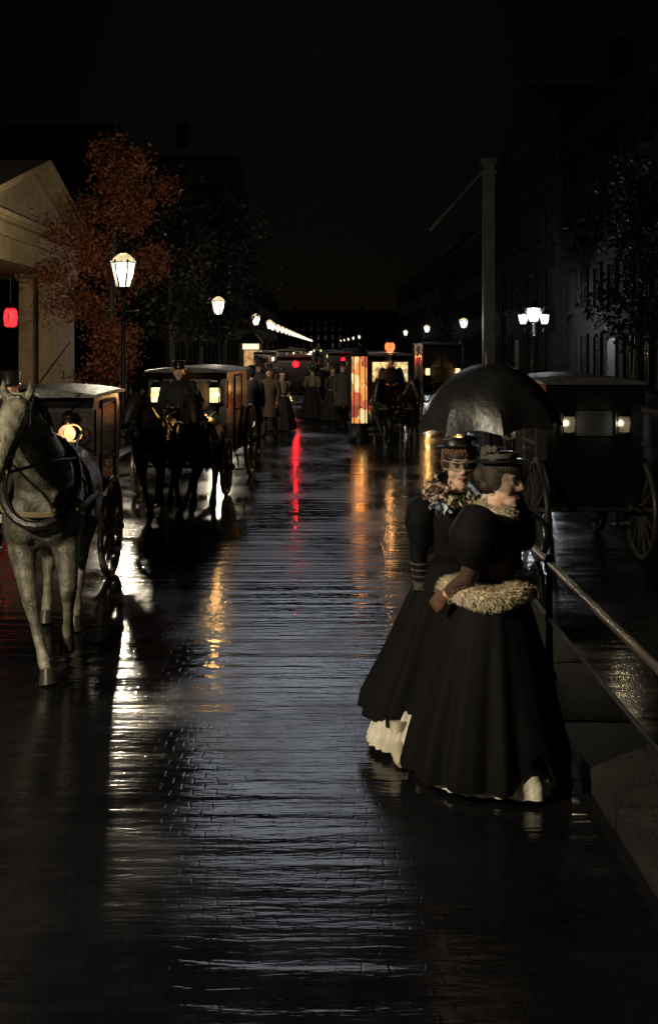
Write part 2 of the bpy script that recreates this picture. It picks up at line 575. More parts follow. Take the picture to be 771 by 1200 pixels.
def fuse(mb, voxel, it=3, name='body'):
    """voxel-remesh the gathered pieces into one continuous skin"""
    me = mb.mesh(name, 0)
    o = bpy.data.objects.new('fuse_tmp', me)
    COL.objects.link(o)
    r = o.modifiers.new('r', 'REMESH')
    r.mode = 'VOXEL'
    r.voxel_size = voxel
    if it:
        sm = o.modifiers.new('s', 'SMOOTH')
        sm.factor = 0.5
        sm.iterations = it
    dg = bpy.context.evaluated_depsgraph_get()
    out = bpy.data.meshes.new_from_object(o.evaluated_get(dg))
    out.name = name
    bpy.data.objects.remove(o)
    bpy.data.meshes.remove(me)
    out.materials.clear()
    for p in out.polygons:
        p.use_smooth = True
    return out


def tag(o, label, cat, group=None, kind=None):
    o['label'] = label
    o['category'] = cat
    if group:
        o['group'] = group
    if kind:
        o['kind'] = kind
    return o


def thing(name, label, cat, loc=(0, 0, 0), rz=0.0, group=None):
    o = bpy.data.objects.new(name, None)
    COL.objects.link(o)
    o.location = loc
    o.rotation_euler = (0, 0, rz)
    o.empty_display_size = 0.2
    return tag(o, label, cat, group)


def kids(o):
    return [c for c in COL.objects if c.parent == o]


def dup(root, loc, rz=0.0, label=None, group=None, scale=None):
    def cp(o, par):
        c = o.copy()
        COL.objects.link(c)
        if par is not None:
            c.parent = par
        for ch in kids(o):
            cp(ch, c)
        return c
    r = cp(root, None)
    r.location = loc
    r.rotation_euler = (0, 0, rz)
    if scale:
        r.scale = scale
    if label:
        r['label'] = label
    if group:
        r['group'] = group
    return r


def remat(root, table):
    """swap materials on a copied thing (by part name) without touching shared meshes"""
    for ch in kids(root):
        base = ch.name.split('.')[0]
        if base in table:
            ch.material_slots[0].link = 'OBJECT'
            ch.material_slots[0].material = table[base]
        remat(ch, table)


# ------------------------------------------------------------------ the ground
def sheet(name, x0, x1, y0, y1, z, mat, nx=2, ny=2):
    bm = bmesh.new()
    vs = [[bm.verts.new((x0 + (x1 - x0) * i / nx, y0 + (y1 - y0) * j / ny, z)) for i in range(nx + 1)] for j in range(ny + 1)]
    for j in range(ny):
        for i in range(nx):
            bm.faces.new((vs[j][i], vs[j][i + 1], vs[j + 1][i + 1], vs[j + 1][i]))
    me = bpy.data.meshes.new(name)
    bm.to_mesh(me)
    bm.free()
    return link(name, me, mat, None, 'structure')


sheet('road', -1500, 1500, -60, 3000, 0.0, M['road'])
KL = -3.95
b = MB()
b.box(((KL - 20) / 2 - 0.15, 480, 0.05), (KL + 20 - 0.3, 1000, 0.12))
b.build('pavement', M['paving'], None, 0, 'structure')
b = MB()
b.box((KL - 0.148, 480, 0.052), (0.29, 1000, 0.124), bevel=0.015)
b.build('kerb', M['kerb'], None, 30, 'structure')
KR = 1.38
b = MB()
for k in range(16):
    b.box((KR + 0.22 + 0.006 * math.sin(k * 2.3), -2.3 + k * 1.1, 0.052 + 0.003 * math.sin(k * 1.7)), (0.44, 1.088, 0.124), (0, R(0.6 * math.sin(k)), 0), bevel=0.016)
b.build('kerb', M['kerb'], None, 30, 'structure')
b = MB()
b.box((20.2, 480, 0.05), (17.6, 1000, 0.12))
b.build('pavement', M['paving'], None, 0, 'structure')
b = MB()
b.box((11.24, 480, 0.052), (0.3, 1000, 0.124), bevel=0.012)
b.build('kerb', M['kerb'], None, 30, 'structure')
KERB_Z = 0.11


# ------------------------------------------------------------------ gatehouse with pediment
def gatehouse():
    xf = -8.55
    y0, y1 = 25.0, 36.0
    ym = (y0 + y1) / 2
    ze = Z(322, 33.5)       # underside of the beam
    t = thing('gatehouse', 'sandstone temple-front gatehouse with pediment and square pillars on the left', 'building', (xf, ym, 0))
    def L(mb, n, m, par=t, sm=0):
        o = mb.build(n, m, par, sm)
        return o
    hw = (y1 - y0) / 2
    zt = ze + 0.62            # architrave top
    zc = zt + 0.42            # cornice top
    za = zc + 1.75            # apex
    L(MB().box((-4, 0, ze + 0.31), (8.0, 2 * hw - 0.3, 0.62)), 'architrave', M['stone'])
    L(MB().box((-3.95, 0, zt + 0.03), (8.16, 2 * hw - 0.1, 0.06), bevel=0.01).box((-3.95, 0, zt + 0.24), (8.04, 2 * hw - 0.26, 0.36)), 'frieze', M['stone'])
    c = MB().box((-3.9, 0, zc + 0.075), (8.7, 2 * hw + 0.5, 0.15), bevel=0.02)
    c.box((-3.9, 0, zc - 0.03), (8.45, 2 * hw + 0.25, 0.06))
    L(c, 'cornice', M['stone'])
    tri = [(-hw - 0.1, zc + 0.15), (hw + 0.1, zc + 0.15), (0, za + 0.02)]
    L(MB().prism(tri, 'x', -7.9, -0.05), 'tympanum', M['stone'])
    sl = math.atan2(za - zc, hw + 0.1)
    ln = math.hypot(za - zc, hw + 0.25) + 0.1
    for s in (-1, 1):
        rc = MB()
        for (off, wdt, th) in ((0.17, 8.75, 0.14), (0.045, 8.5, 0.11)):
            rc.box((-3.9, s * (hw + 0.25) / 2 - s * -0.0 + s * math.sin(sl) * off, (zc + 0.15 + za + 0.16) / 2 + off * math.cos(sl) - 0.0),
                   (wdt, ln, th), rot=(-s * sl, 0, 0))
        L(rc, 'raking_cornice', M['stone'])
    # corner pillars (antae) with capitals and bases
    for yy in (-hw + 0.7, hw - 2.15):
        wdt = 1.1 if yy < 0 else 3.0
        yo = yy + (0 if yy < 0 else 0.35)
        for xo, yd, dp in ((-0.30, 0.0, 0.42), (-0.98, 0.22, 0.46)):
            p = MB().box((xo, yo + yd, ze / 2 + 0.05), (dp, wdt, ze - 0.42), bevel=0.012)
            po = L(p, 'pillar', M['stone'])
            MB().box((xo, yo + yd, ze - 0.075), (dp + 0.18, wdt + 0.22, 0.148), bevel=0.015).box((xo, yo + yd, ze - 0.20), (dp + 0.10, wdt + 0.12, 0.10), bevel=0.02).build('capital', M['stone'], po, 0)
            MB().box((xo, yo + yd, 0.33), (dp + 0.14, wdt + 0.16, 0.2), bevel=0.02).build('pillar_base', M['stone'], po, 0)
    # second pair set back, a pilaster on the street front, inner walls
    for (px_, py_, w1, w2) in ((-0.62, hw - 4.1, 0.62, 0.62), (-0.62, -hw + 3.0, 0.62, 0.62)):
        pass
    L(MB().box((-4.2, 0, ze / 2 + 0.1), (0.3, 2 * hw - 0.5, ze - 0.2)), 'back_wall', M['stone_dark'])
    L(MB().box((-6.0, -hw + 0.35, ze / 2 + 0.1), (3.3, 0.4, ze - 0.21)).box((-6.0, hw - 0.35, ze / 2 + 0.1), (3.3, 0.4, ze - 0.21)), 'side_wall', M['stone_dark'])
    d = L(MB().box((-4.02, 1.0, 1.5), (0.1, 1.5, 2.6)), 'door', M['joinery'])
    MB().ball((-3.95, 1.5, 1.4), 0.05).build('handle', M['brass'], d)
    L(MB().box((-3.9, 0, 0.12), (9.0, 2 * hw + 0.8, 0.15)).box((-4.0, 0, 0.25), (8.6, 2 * hw + 0.3, 0.12)), 'steps', M['stone'])
    return t


gatehouse()
# red lantern hanging in the porch
Yl = 30.9
rl = thing('red_lantern', 'glowing red lantern hanging inside the dark porch of the gatehouse', 'lantern', (X(13, Yl), Yl, Z(384, Yl)))
MB().lathe([(0.08, 0), (0.19, 0.06), (0.22, 0.3), (0.19, 0.52), (0.1, 0.6)], n=8).build('glass', M['red_lantern'], rl, 0)
fr = MB().lathe([(0.12, 0.58), (0.22, 0.6), (0.1, 0.72), (0.03, 0.8)], n=8).lathe([(0.05, -0.06), (0.12, -0.01), (0.1, 0.02)], n=8)
for k in range(4):
    a = k * PI / 2
    fr.tube([(0.12 * math.cos(a), 0.12 * math.sin(a), 0), (0.235 * math.cos(a), 0.235 * math.sin(a), 0.3), (0.13 * math.cos(a), 0.13 * math.sin(a), 0.6)], 0.014, 5)
fr.build('frame', M['iron'], rl)
ch = Z(322, 33.5) - Z(384, Yl)
MB().tube([(0, 0, 0.78), (0, 0, ch)], 0.012, 5).build('chain', M['iron'], rl)


# ------------------------------------------------------------------ terraced houses, both sides
def house(name, label, xf, side, y0, y1, h, bays, floors, wall, trim, gable=False, chim=2, roof_h=3.2):
    """street front on the plane x = xf; the house extends away from the street (side = -1 left, +1 right)"""
    dpt = 12.0
    t = thing(name, label, 'house', (xf, (y0 + y1) / 2, 0))
    ln = y1 - y0
    MB().box((side * dpt / 2, 0, h / 2), (dpt, ln - 0.02, h)).build('wall', wall, t, 0)
    tr = MB().box((side * dpt / 2 - side * 0.12, 0, h + 0.16), (dpt + 0.5, ln + 0.1, 0.32), bevel=0.04)
    tr.box((-side * 0.06, 0, h * 0.3), (0.16, ln - 0.1, 0.28), bevel=0.03)
    tr.build('cornice', trim, t, 0)
    if gable:
        g = MB().prism([(-ln / 2, h + 0.3), (ln / 2, h + 0.3), (ln / 2 * 0.1, h + roof_h), (-ln / 2 * 0.1, h + roof_h)], 'x', side * 0.1, side * dpt)
    else:
        a = side * 0.1
        bq = side * dpt
        g = MB().prism([(a, h + 0.3), (bq, h + 0.3), (bq - side * 3, h + roof_h), (a + side * 3.2, h + roof_h)], 'y', -ln / 2, ln / 2)
    ro = g.build('roof', M['slate'], t, 0)
    for k in range(chim):
        yy = -ln / 2 + ln * (k + 0.5) / chim
        MB().box((side * 5, yy, h + roof_h + 0.5), (0.9, 1.4, 2.0)).box((side * 5, yy, h + roof_h + 1.55), (1.05, 1.55, 0.18)).build('chimney', wall, ro, 0)
    for e in (-1, 1):
        pil = MB()
        pil.box((-side * 0.07, e * (ln / 2 - 0.45), h / 2 - 0.1), (0.22, 0.85, h - 0.3), bevel=0.03)
        for q in range(int(h // 0.9)):
            pil.box((-side * 0.12, e * (ln / 2 - 0.45), 0.5 + q * 0.9), (0.24, 0.93, 0.72), bevel=0.03)
        pil.build('corner_pilaster', trim, t, 0)
    fh = h / floors
    for f in range(floors):
        for k in range(bays):
            yy = -ln / 2 + 1.2 + (ln - 2.4) * (k + 0.5) / bays
            zz = f * fh + fh * 0.52
            ww, hh = 1.05, min(2.0, fh * 0.58)
            if f == 0 and k == bays // 2:
                d = MB().box((-side * 0.03, yy, 1.35), (0.14, 1.3, 2.5), bevel=0.02).build('door', M['joinery'], t, 0)
                MB().ball((-side * 0.12, yy + 0.45, 1.2), 0.05).build('handle', M['brass'], d)
                continue
            wmb = MB()
            for s in (-1, 1):
                wmb.box((-side * 0.05, yy + s * (ww / 2 + 0.07), zz), (0.16, 0.14, hh + 0.28))
                wmb.box((-side * 0.05, yy, zz + s * (hh / 2 + 0.07)), (0.158, ww, 0.138))
            wmb.box((-side * 0.03, yy, zz), (0.06, 0.06, hh)).box((-side * 0.03, yy, zz + hh * 0.18), (0.058, ww, 0.06))
            wo = wmb.build('window', trim, t, 0)
            MB().box((-side * 0.008, yy, zz), (0.05, ww, hh)).build('pane', M['pane'], wo, 0)
            MB().box((-side * 0.12, yy, zz - hh / 2 - 0.18), (0.32, ww + 0.4, 0.09)).build('sill', trim, wo, 0)
    return t


G = 'houses along the street'
house('terraced_house', 'dark tall house fronting the right pavement nearest the camera', 13.6, 1, 38, 58, 13.5, 7, 4, M['render_dark'], M['render_dark'], False, 2)
house('terraced_house', 'dark house on the right ending in a tall pale corner pilaster', 13.6, 1, 58.1, 82, 15.2, 8, 4, M['render_dark'], M['stone_dark'], True, 2, 4.5)
house('terraced_house', 'dark low house on the right beyond the pale corner pilaster', 13.8, 1, 82.1, 120, 11.5, 12, 3, M['render_dark'], M['render_dark'])
house('terraced_house', 'far dark house on the right behind the small lamps', 14.0, 1, 120.1, 190, 12.5, 16, 3, M['render_dark'], M['render_dark'])
house('terraced_house', 'dark house on the left behind the second street lamp', -9.4, -1, 60, 94, 12.0, 10, 4, M['render_dark'], M['render_dark'])
house('terraced_house', 'tall gabled house on the left with a faintly lit corner', -9.2, -1, 94.1, 133, 17.0, 10, 5, M['render_dark'], M['stone_dark'], True, 2, 6.0)
house('terraced_house', 'far dark house on the left behind the row of lamps', -9.6, -1, 133.1, 215, 11.5, 16, 3, M['render_dark'], M['render_dark'])

eb = house('terraced_house', 'dark row of houses closing the far end of the street', 0, 1, -28, 34, 15, 18, 4, M['render_dark'], M['render_dark'])
eb.location = (3, 470, 0)
eb.rotation_euler = (0, 0, R(90))

# pale stone stack at the corner of the gabled house on the right
Ys = 78.0
t = thing('corner_stack', 'tall pale stone chimney stack rising up the right side of the street', 'chimney stack', (X(572, Ys), Ys, 0))
MB().box((0, 0, 8.2), (0.85, 0.85, 16.2), bevel=0.04).build('shaft', M['render_pale'], t, 0)
MB().box((0, 0, 16.3), (1.15, 1.15, 0.3), bevel=0.04).build('cap', M['render_pale'], t, 0)
MB().box((0, 0, 15.4), (1.12, 1.12, 0.25), bevel=0.04).build('string_course', M['render_pale'], t, 0)
MB().tube([(-0.1, -0.2, 15.9), (-4.5, -0.4, 11.0)], 0.11, 6).build('brace', M['render_pale'], t)


# ------------------------------------------------------------------ street lamps
def street_lamp(label, loc, white=False, group=None):
    t = thing('street_lamp', label, 'street lamp', loc, 0, group)
    p = MB().lathe([(0.22, 0), (0.22, 0.12), (0.17, 0.16), (0.15, 0.6), (0.17, 0.64), (0.10, 0.75), (0.075, 1.1), (0.085, 1.15), (0.065, 1.2), (0.05, 2.6), (0.07, 2.64),
                    (0.07, 2.7), (0.045, 2.74), (0.04, 3.3), (0.08, 3.34), (0.05, 3.4)], n=12)
    p.tube([(-0.32, 0, 2.95), (0.32, 0, 2.95)], 0.018, 6).ball((-0.33, 0, 2.95), 0.03, 8, 6).ball((0.33, 0, 2.95), 0.03, 8, 6)
    p.build('post', M['iron'], t)
    ln = MB()
    ln.lathe([(0.05, 3.38), (0.15, 3.46), (0.15, 3.5), (0.12, 3.52)], n=6)
    for k in range(6):
        a = k * PI / 3
        c, s = math.cos(a), math.sin(a)
        ln.tube([(0.15 * c, 0.15 * s, 3.49), (0.275 * c, 0.275 * s, 4.02)], 0.020, 5)
        ln.ball((0.285 * c, 0.285 * s, 4.07), 0.028, 6, 5)
    ln.torus((0, 0, 4.03), 0.275, 0.02, 24, 5, 'z')
    ln.lathe([(0.07, 4.24), (0.07, 4.27), (0.045, 4.3), (0.02, 4.36), (0.03, 4.39), (0.005, 4.44)], n=8)
    fr = ln.build('lantern', M['iron'], t)
    MB().lathe([(0.125, 3.505), (0.255, 4.015)], n=6).build('lamp_glass', M['lamp_white' if white else 'lamp_glass'], fr, 0)
    MB().lathe([(0.27, 4.045), (0.23, 4.13), (0.15, 4.2), (0.07, 4.245)], n=12).build('lamp_dome', M['lamp_top'], fr)
    flame(ARC if white else GAS, t, (0, 0, 3.82))
    return t


LX = X(145, 23.0)
lamp0 = street_lamp('nearest large street lamp in front of the russet tree', (LX, 23.0, KERB_Z))
set_flame(dup(lamp0, (X(256, 43.6), 43.6, KERB_Z), 0, 'second street lamp, above the black carriage with two lit lamps'), GAS_NEXT)
dup(lamp0, (X(300, 68), 68.0, KERB_Z), 0, 'third street lamp on the left, above the lit kiosk')
dup(lamp0, (X(316, 84), 84.0, KERB_Z), 0, 'fourth street lamp on the left, first of the bright far string')
for k in range(20):
    Y = 93 + k * 10.0 + k * k * 0.45
    set_flame(dup(lamp0, (LX - 0.05, Y, KERB_Z), 0, 'far street lamp in the bright string on the left', 'far lamps on the left'), GAS_FAR)
for k in range(8):
    Y = 205 + k * 35 + k * k * 4
    set_flame(dup(lamp0, (7.3, Y, 0), 0, 'far street lamp in the dim string at the end of the street', 'far lamps at the end'), GAS_FAR)
# unseen lamp continuing the row, added to light the women; then the right row
set_flame(dup(lamp0, (LX, 2.2, KERB_Z), 0, 'unseen street lamp added beside the camera, continuing the left row'), GAS_CAMERA)
set_flame(lamp0, GAS_NEAR)
lampw = street_lamp('single white street lamp, first left of the lamp cluster on the right', (X(543, 79), 79.0, KERB_Z), True)
lampw.scale = (1.25, 1.25, 1.0)
dup(lampw, (X(500, 107), 107.0, KERB_Z), 0, 'single white street lamp, second left of the lamp cluster on the right', None, (1.2, 1.2, 1))
dup(lampw, (X(475, 142), 142.0, KERB_Z), 0, 'single white street lamp, farthest left of the lamp cluster on the right', None, (1.2, 1.2, 1))

# cluster lamp: one tall lantern between two lower ones
Yc = 53.0
t = thing('cluster_lamp', 'street lamp with three clustered lanterns on the right', 'street lamp', (X(625, Yc), Yc, KERB_Z))
p = MB().lathe([(0.3, 0), (0.3, 0.15), (0.2, 0.22), (0.17, 0.8), (0.11, 0.95), (0.085, 2.6), (0.11, 2.66), (0.07, 2.72), (0.06, 3.35)], n=12)
for s in (-1, 1):
    p.tube([(0, 0, 2.7), (s * 0.25, 0, 2.78), (s * 0.5, 0, 2.95), (s * 0.55, 0, 3.2)], 0.03, 6)
p.build('post', M['iron'], t)
for (dx, dz, sc_) in ((0, 0.0, 1.35), (-0.55, -0.12, 0.95), (0.55, -0.12, 0.95)):
    z0 = 3.3 + dz
    f = MB().lathe([(0.05, z0), (0.16 * sc_, z0 + 0.08)], (dx, 0, 0), 6)
    for k in range(6):
        a = k * PI / 3
        f.tube([(dx + 0.16 * sc_ * math.cos(a), 0.16 * sc_ * math.sin(a), z0 + 0.08), (dx + 0.28 * sc_ * math.cos(a), 0.28 * sc_ * math.sin(a), z0 + 0.08 + 0.52 * sc_)], 0.014, 5)
    f.lathe([(0.29 * sc_, z0 + 0.08 + 0.52 * sc_), (0.2 * sc_, z0 + 0.12 + 0.68 * sc_), (0.05, z0 + 0.14 + 0.78 * sc_), (0.01, z0 + 0.2 + 0.9 * sc_)], (dx, 0, 0), 8)
    fo = f.build('lantern', M['iron'], t)
    MB().lathe([(0.14 * sc_, z0 + 0.09), (0.255 * sc_, z0 + 0.07 + 0.51 * sc_)], (dx, 0, 0), 6).build('lamp_glass', M['lamp_white'], fo, 0)
    flame(ARC_SMALL, t, (dx, 0, z0 + 0.36 * sc_))


# ------------------------------------------------------------------ trees
def tree_meshes(seed, h, trunk_r, crown_z0, crown_r, n_leaf, leaf, lean=0.0, spread=0.17):
    rnd = random.Random(seed)
    tips = []
    tb = MB()
    top = Vector((lean, 0, h * 0.92))
    pts = [Vector((lean * f + rnd.uniform(-.06, .06) * h * 0.1, rnd.uniform(-.06, .06) * h * 0.1, h * 0.92 * f)) for f in (0, .12, .3, .5, .7, .86, 1)]
    pts[0] = Vector((0, 0, 0))
    rr = [trunk_r * 1.5, trunk_r * 1.02, trunk_r * .86, trunk_r * .68, trunk_r * .45, trunk_r * .25, trunk_r * .08]
    tb.tube(pts, rr, 10)

    def at(f):
        f = f * (len(pts) - 1)
        i = min(int(f), len(pts) - 2)
        return pts[i].lerp(pts[i + 1], f - i), rr[i] + (rr[i + 1] - rr[i]) * (f - i)
    for k in range(26):
        f = crown_z0 / h + (0.97 - crown_z0 / h) * (k + rnd.random()) / 26
        p, r0 = at(min(f, 0.98))
        a = rnd.uniform(0, 2 * PI)
        prof = math.sin(PI * min(0.96, max(0.12, (f - crown_z0 / h) / (1 - crown_z0 / h) * 0.85 + 0.12)))
        ln = crown_r * (0.55 + 0.6 * rnd.random()) * (0.45 + 0.6 * prof)
        d = Vector((math.cos(a), math.sin(a), rnd.uniform(0.15, 0.9))).normalized()
        q = [p]
        for s in range(4):
            d = (d + Vector((rnd.uniform(-.3, .3), rnd.uniform(-.3, .3), rnd.uniform(-.1, .25)))).normalized()
            q.append(q[-1] + d * ln / 4)
        tb.tube(q, [r0 * 0.5, r0 * .36, r0 * .24, r0 * .14, 0.006], 5)
        tips += [(v, ln) for v in q[1:]]
        for s in range(3):
            v = q[rnd.randint(1, 4)]
            d2 = (d + Vector((rnd.uniform(-1, 1), rnd.uniform(-1, 1), rnd.uniform(-.6, .8)))).normalized()
            e = v + d2 * ln * rnd.uniform(.25, .5)
            tb.tube([v, (v + e) / 2 + Vector((0, 0, .03 * ln)), e], [r0 * .14, r0 * .08, 0.005], 4)
            tips += [(e, ln * .7), ((v + e) / 2, ln * .5)]
    trunk = tb.mesh('trunk')
    vs, fs = [], []
    dens = [rnd.random() ** 1.3 for _ in tips]
    tot = sum(dens)
    for (c, ln), dn in zip(tips, dens):
        for _ in range(int(n_leaf * dn / tot)):
            o = Vector((rnd.gauss(0, 1), rnd.gauss(0, 1), rnd.gauss(0, 0.9))) * (spread * crown_r)
            c2 = c + o
            if c2.z < 0.35:
                continue
            u = Vector((rnd.uniform(-1, 1), rnd.uniform(-1, 1), rnd.uniform(-1, 1))).normalized()
            v = u.orthogonal().normalized()
            v = (Matrix.Rotation(rnd.uniform(0, 6.3), 3, u) @ v)
            s = leaf * rnd.uniform(0.45, 1.5)
            i = len(vs)
            vs += [c2 - u * s, c2 + v * s * .55, c2 + u * s * 1.1, c2 - v * s * .55]
            fs.append((i, i + 1, i + 2, i + 3))
    me = bpy.data.meshes.new('crown')
    me.from_pydata([tuple(v) for v in vs], [], fs)
    return trunk, me


def plant_tree(name, label, loc, meshes, leaf_mat, scale=1.0, rz=0.0, group=None):
    t = thing(name, label, 'tree', loc, rz, group)
    t.scale = (scale,) * 3
    link('trunk', meshes[0], M['bark'], t)
    link('crown', meshes[1], leaf_mat, t)
    return t


Yt = 31.5
rus = tree_meshes(3, 8.6, 0.16, 0.7, 1.7, 17000, 0.060, 0.25, 0.15)
plant_tree('autumn_tree', 'russet autumn tree lit by the lamp beside the gatehouse', (X(128, Yt), Yt, KERB_Z), rus, M['leaf_russet'])
drk = tree_meshes(11, 10.5, 0.2, 2.6, 2.4, 6000, 0.12, 0.0)  # dark trees; some on the right are added to hide the house fronts
for i, (px, Y, s, rz, lab) in enumerate((
        (200, 50, 1.0, 0.6, 'dark leafy tree between the first and second lamps on the left'),
        (262, 62, 1.05, 2.0, 'dark leafy tree close behind the second lamp on the left'),
        (690, 63, 1.0, 4.0, 'dark tree standing to the right of the lamp cluster'),
        (748, 40, .9, 3.0, 'dark tree in front of the nearest house at the right edge'),
        (655, 70, 1.0, 5.2, 'far dark tree close behind the lamp cluster'),
        (530, 112, 1.0, 2.7, 'far dark tree left of the pale stack'),
        (235, 74, 1.2, 3.7, 'tall dark tree farthest back among those on the left'),
        (600, 95, 1.1, 1.0, 'far dark tree between the pale stack and the lamp cluster'))):
    plant_tree('street_tree', lab, (X(px, Y), Y, KERB_Z), drk, M['leaf_dark'], s, rz)


# ------------------------------------------------------------------ horse
def horse_body():
    b = MB()
    rings = []
    for (y, zc, rx, rz) in ((-.05, 1.10, .10, .15), (0.03, 1.12, .21, .27), (0.22, 1.16, .27, .35), (.5, 1.13, .29, .35), (.85, 1.11, .315, .35),
                            (1.1, 1.15, .31, .33), (1.35, 1.19, .295, .30), (1.56, 1.17, .22, .25), (1.66, 1.13, .1, .14)):
        rings.append([(rx * math.cos(2 * PI * k / 18), y, zc + rz * math.sin(2 * PI * k / 18)) for k in range(18)])
    b.loft(rings)
    # neck and head (head carried low and turned to the side)
    b.tube([(0, .30, 1.26), (0, .12, 1.40), (-.02, -.06, 1.58), (-.05, -.22, 1.76), (-.08, -.32, 1.87)], [.25, .225, .175, .135, .11], 14)
    b.tube([(-.07, -.30, 1.90), (-.10, -.40, 1.86), (-.135, -.48, 1.76), (-.17, -.56, 1.63), (-.20, -.625, 1.50), (-.212, -.655, 1.43), (-.215, -.665, 1.40)],
           [.085, .115, .108, .086, .068, .066, .045], 14)
    b.ball((-.115, -.36, 1.72), (.075, .09, .12))          # cheek
    b.tube([(-.19, -.575, 1.52), (-.2, -.60, 1.41)], [.055, .042], 8)
    for s in (-1, 1):
        e = Vector((-.10 + s * .075, -.34, 1.93))
        b.tube([e, e + Vector((s * .022, -.03, .075)), e + Vector((s * .02, -.05, .15))], [.040, .034, .006], 8)
        b.ball((-.12 + s * .095, -.46, 1.80), .026)
    # chest muscles
    for s in (-1, 1):
        b.ball((s * .12, .02, 1.06), (.135, .13, .19))
        b.ball((s * .2, .2, 1.04), (.12, .2, .25))
        b.ball((s * .17, 1.4, 1.08), (.17, .25, .28))
    legs = [
        # planted front leg reaching toward the middle of the street
        [((-.15, .12, 1.0), .135), ((-.145, .08, .84), .112), ((-.085, -.05, .62), .072), ((-.055, -.1, .53), .068), ((-.01, -.16, .38), .043), ((.055, -.235, .19), .043),
         ((.075, -.26, .14), .053), ((.105, -.30, .075), .045)],
        # lifted front leg
        [((.16, .12, 1.0), .135), ((.19, .06, .84), .110), ((.225, -.07, .66), .075), ((.232, -.11, .58), .068), ((.222, -.045, .44), .044), ((.212, .025, .31), .042),
         ((.208, .05, .265), .053), ((.20, .06, .20), .044)],
        [((-.16, 1.40, 1.02), .19), ((-.18, 1.22, .84), .15), ((-.165, 1.33, .66), .09), ((-.155, 1.46, .53), .070), ((-.15, 1.40, .36), .047), ((-.145, 1.34, .2), .046),
         ((-.145, 1.31, .15), .055), ((-.145, 1.26, .08), .047)],
        [((.16, 1.40, 1.02), .19), ((.18, 1.18, .84), .15), ((.165, 1.18, .66), .09), ((.155, 1.30, .53), .070), ((.15, 1.20, .37), .047), ((.145, 1.08, .22), .046),
         ((.145, 1.05, .17), .055), ((.145, .99, .1), .047)],
    ]
    for lg in legs:
        b.tube([q[0] for q in lg], [q[1] for q in lg], 10)
    me = fuse(b, 0.02, 3, 'horse_body')
    hooves = []
    for (c, tip, dz) in (((.105, -.30, .10), (.115, -.325, 0.0), 0), ((.20, .06, .215), (.19, .075, .115), 0), ((-.145, 1.26, .10), (-.145, 1.235, 0.0), 0), ((.145, .99, .115), (.145, .965, 0.0), 0)):
        hooves.append(MB().tube([c, (Vector(c) + Vector(tip)) / 2, tip], [.05, .062, .070], 12).mesh('hoof'))
    rnd = random.Random(2)
    mb = MB()
    crest = [Vector(p) for p in ((-.11, -.37, 1.98), (-.08, -.25, 1.96), (-.04, -.10, 1.82), (0, .06, 1.68), (0, .2, 1.55))]
    for i in range(90):
        f = i / 90 * (len(crest) - 1)
        k = min(int(f), len(crest) - 2)
        p = crest[k].lerp(crest[k + 1], f - k) + Vector((rnd.uniform(-.02, .02), rnd.uniform(-.02, .02), -.02))
        sd = rnd.choice((-1, -1, 1))
        q = p + Vector((sd * rnd.uniform(.05, .12), rnd.uniform(-.04, .04), rnd.uniform(.0, .03)))
        e = p + Vector((sd * rnd.uniform(.12, .2), rnd.uniform(-.06, .06), -rnd.uniform(.1, .26)))
        mb.tube([p, q, e], [.018, .014, .003], 4)
    for i in range(14):
        p = Vector((-.10 + rnd.uniform(-.04, .04), -.39, 1.955))
        mb.tube([p, p + Vector((-.01, -.06, .0)), p + Vector((-.03 + rnd.uniform(-.03, .03), -.10, -.14))], [.016, .013, .003], 4)
    mane = mb.mesh('mane')
    tb = MB()
    for i in range(40):
        x = rnd.uniform(-.05, .05)
        tb.tube([(x * .4, 1.64, 1.25), (x, 1.76, 1.12), (x * 2, 1.80, .8), (x * 2.2 + rnd.uniform(-.05, .05), 1.76, .45 + rnd.random() * .1)], [.02, .022, .016, .004], 5)
    tail = tb.mesh('tail')
    return me, hooves, mane, tail


HB = horse_body()


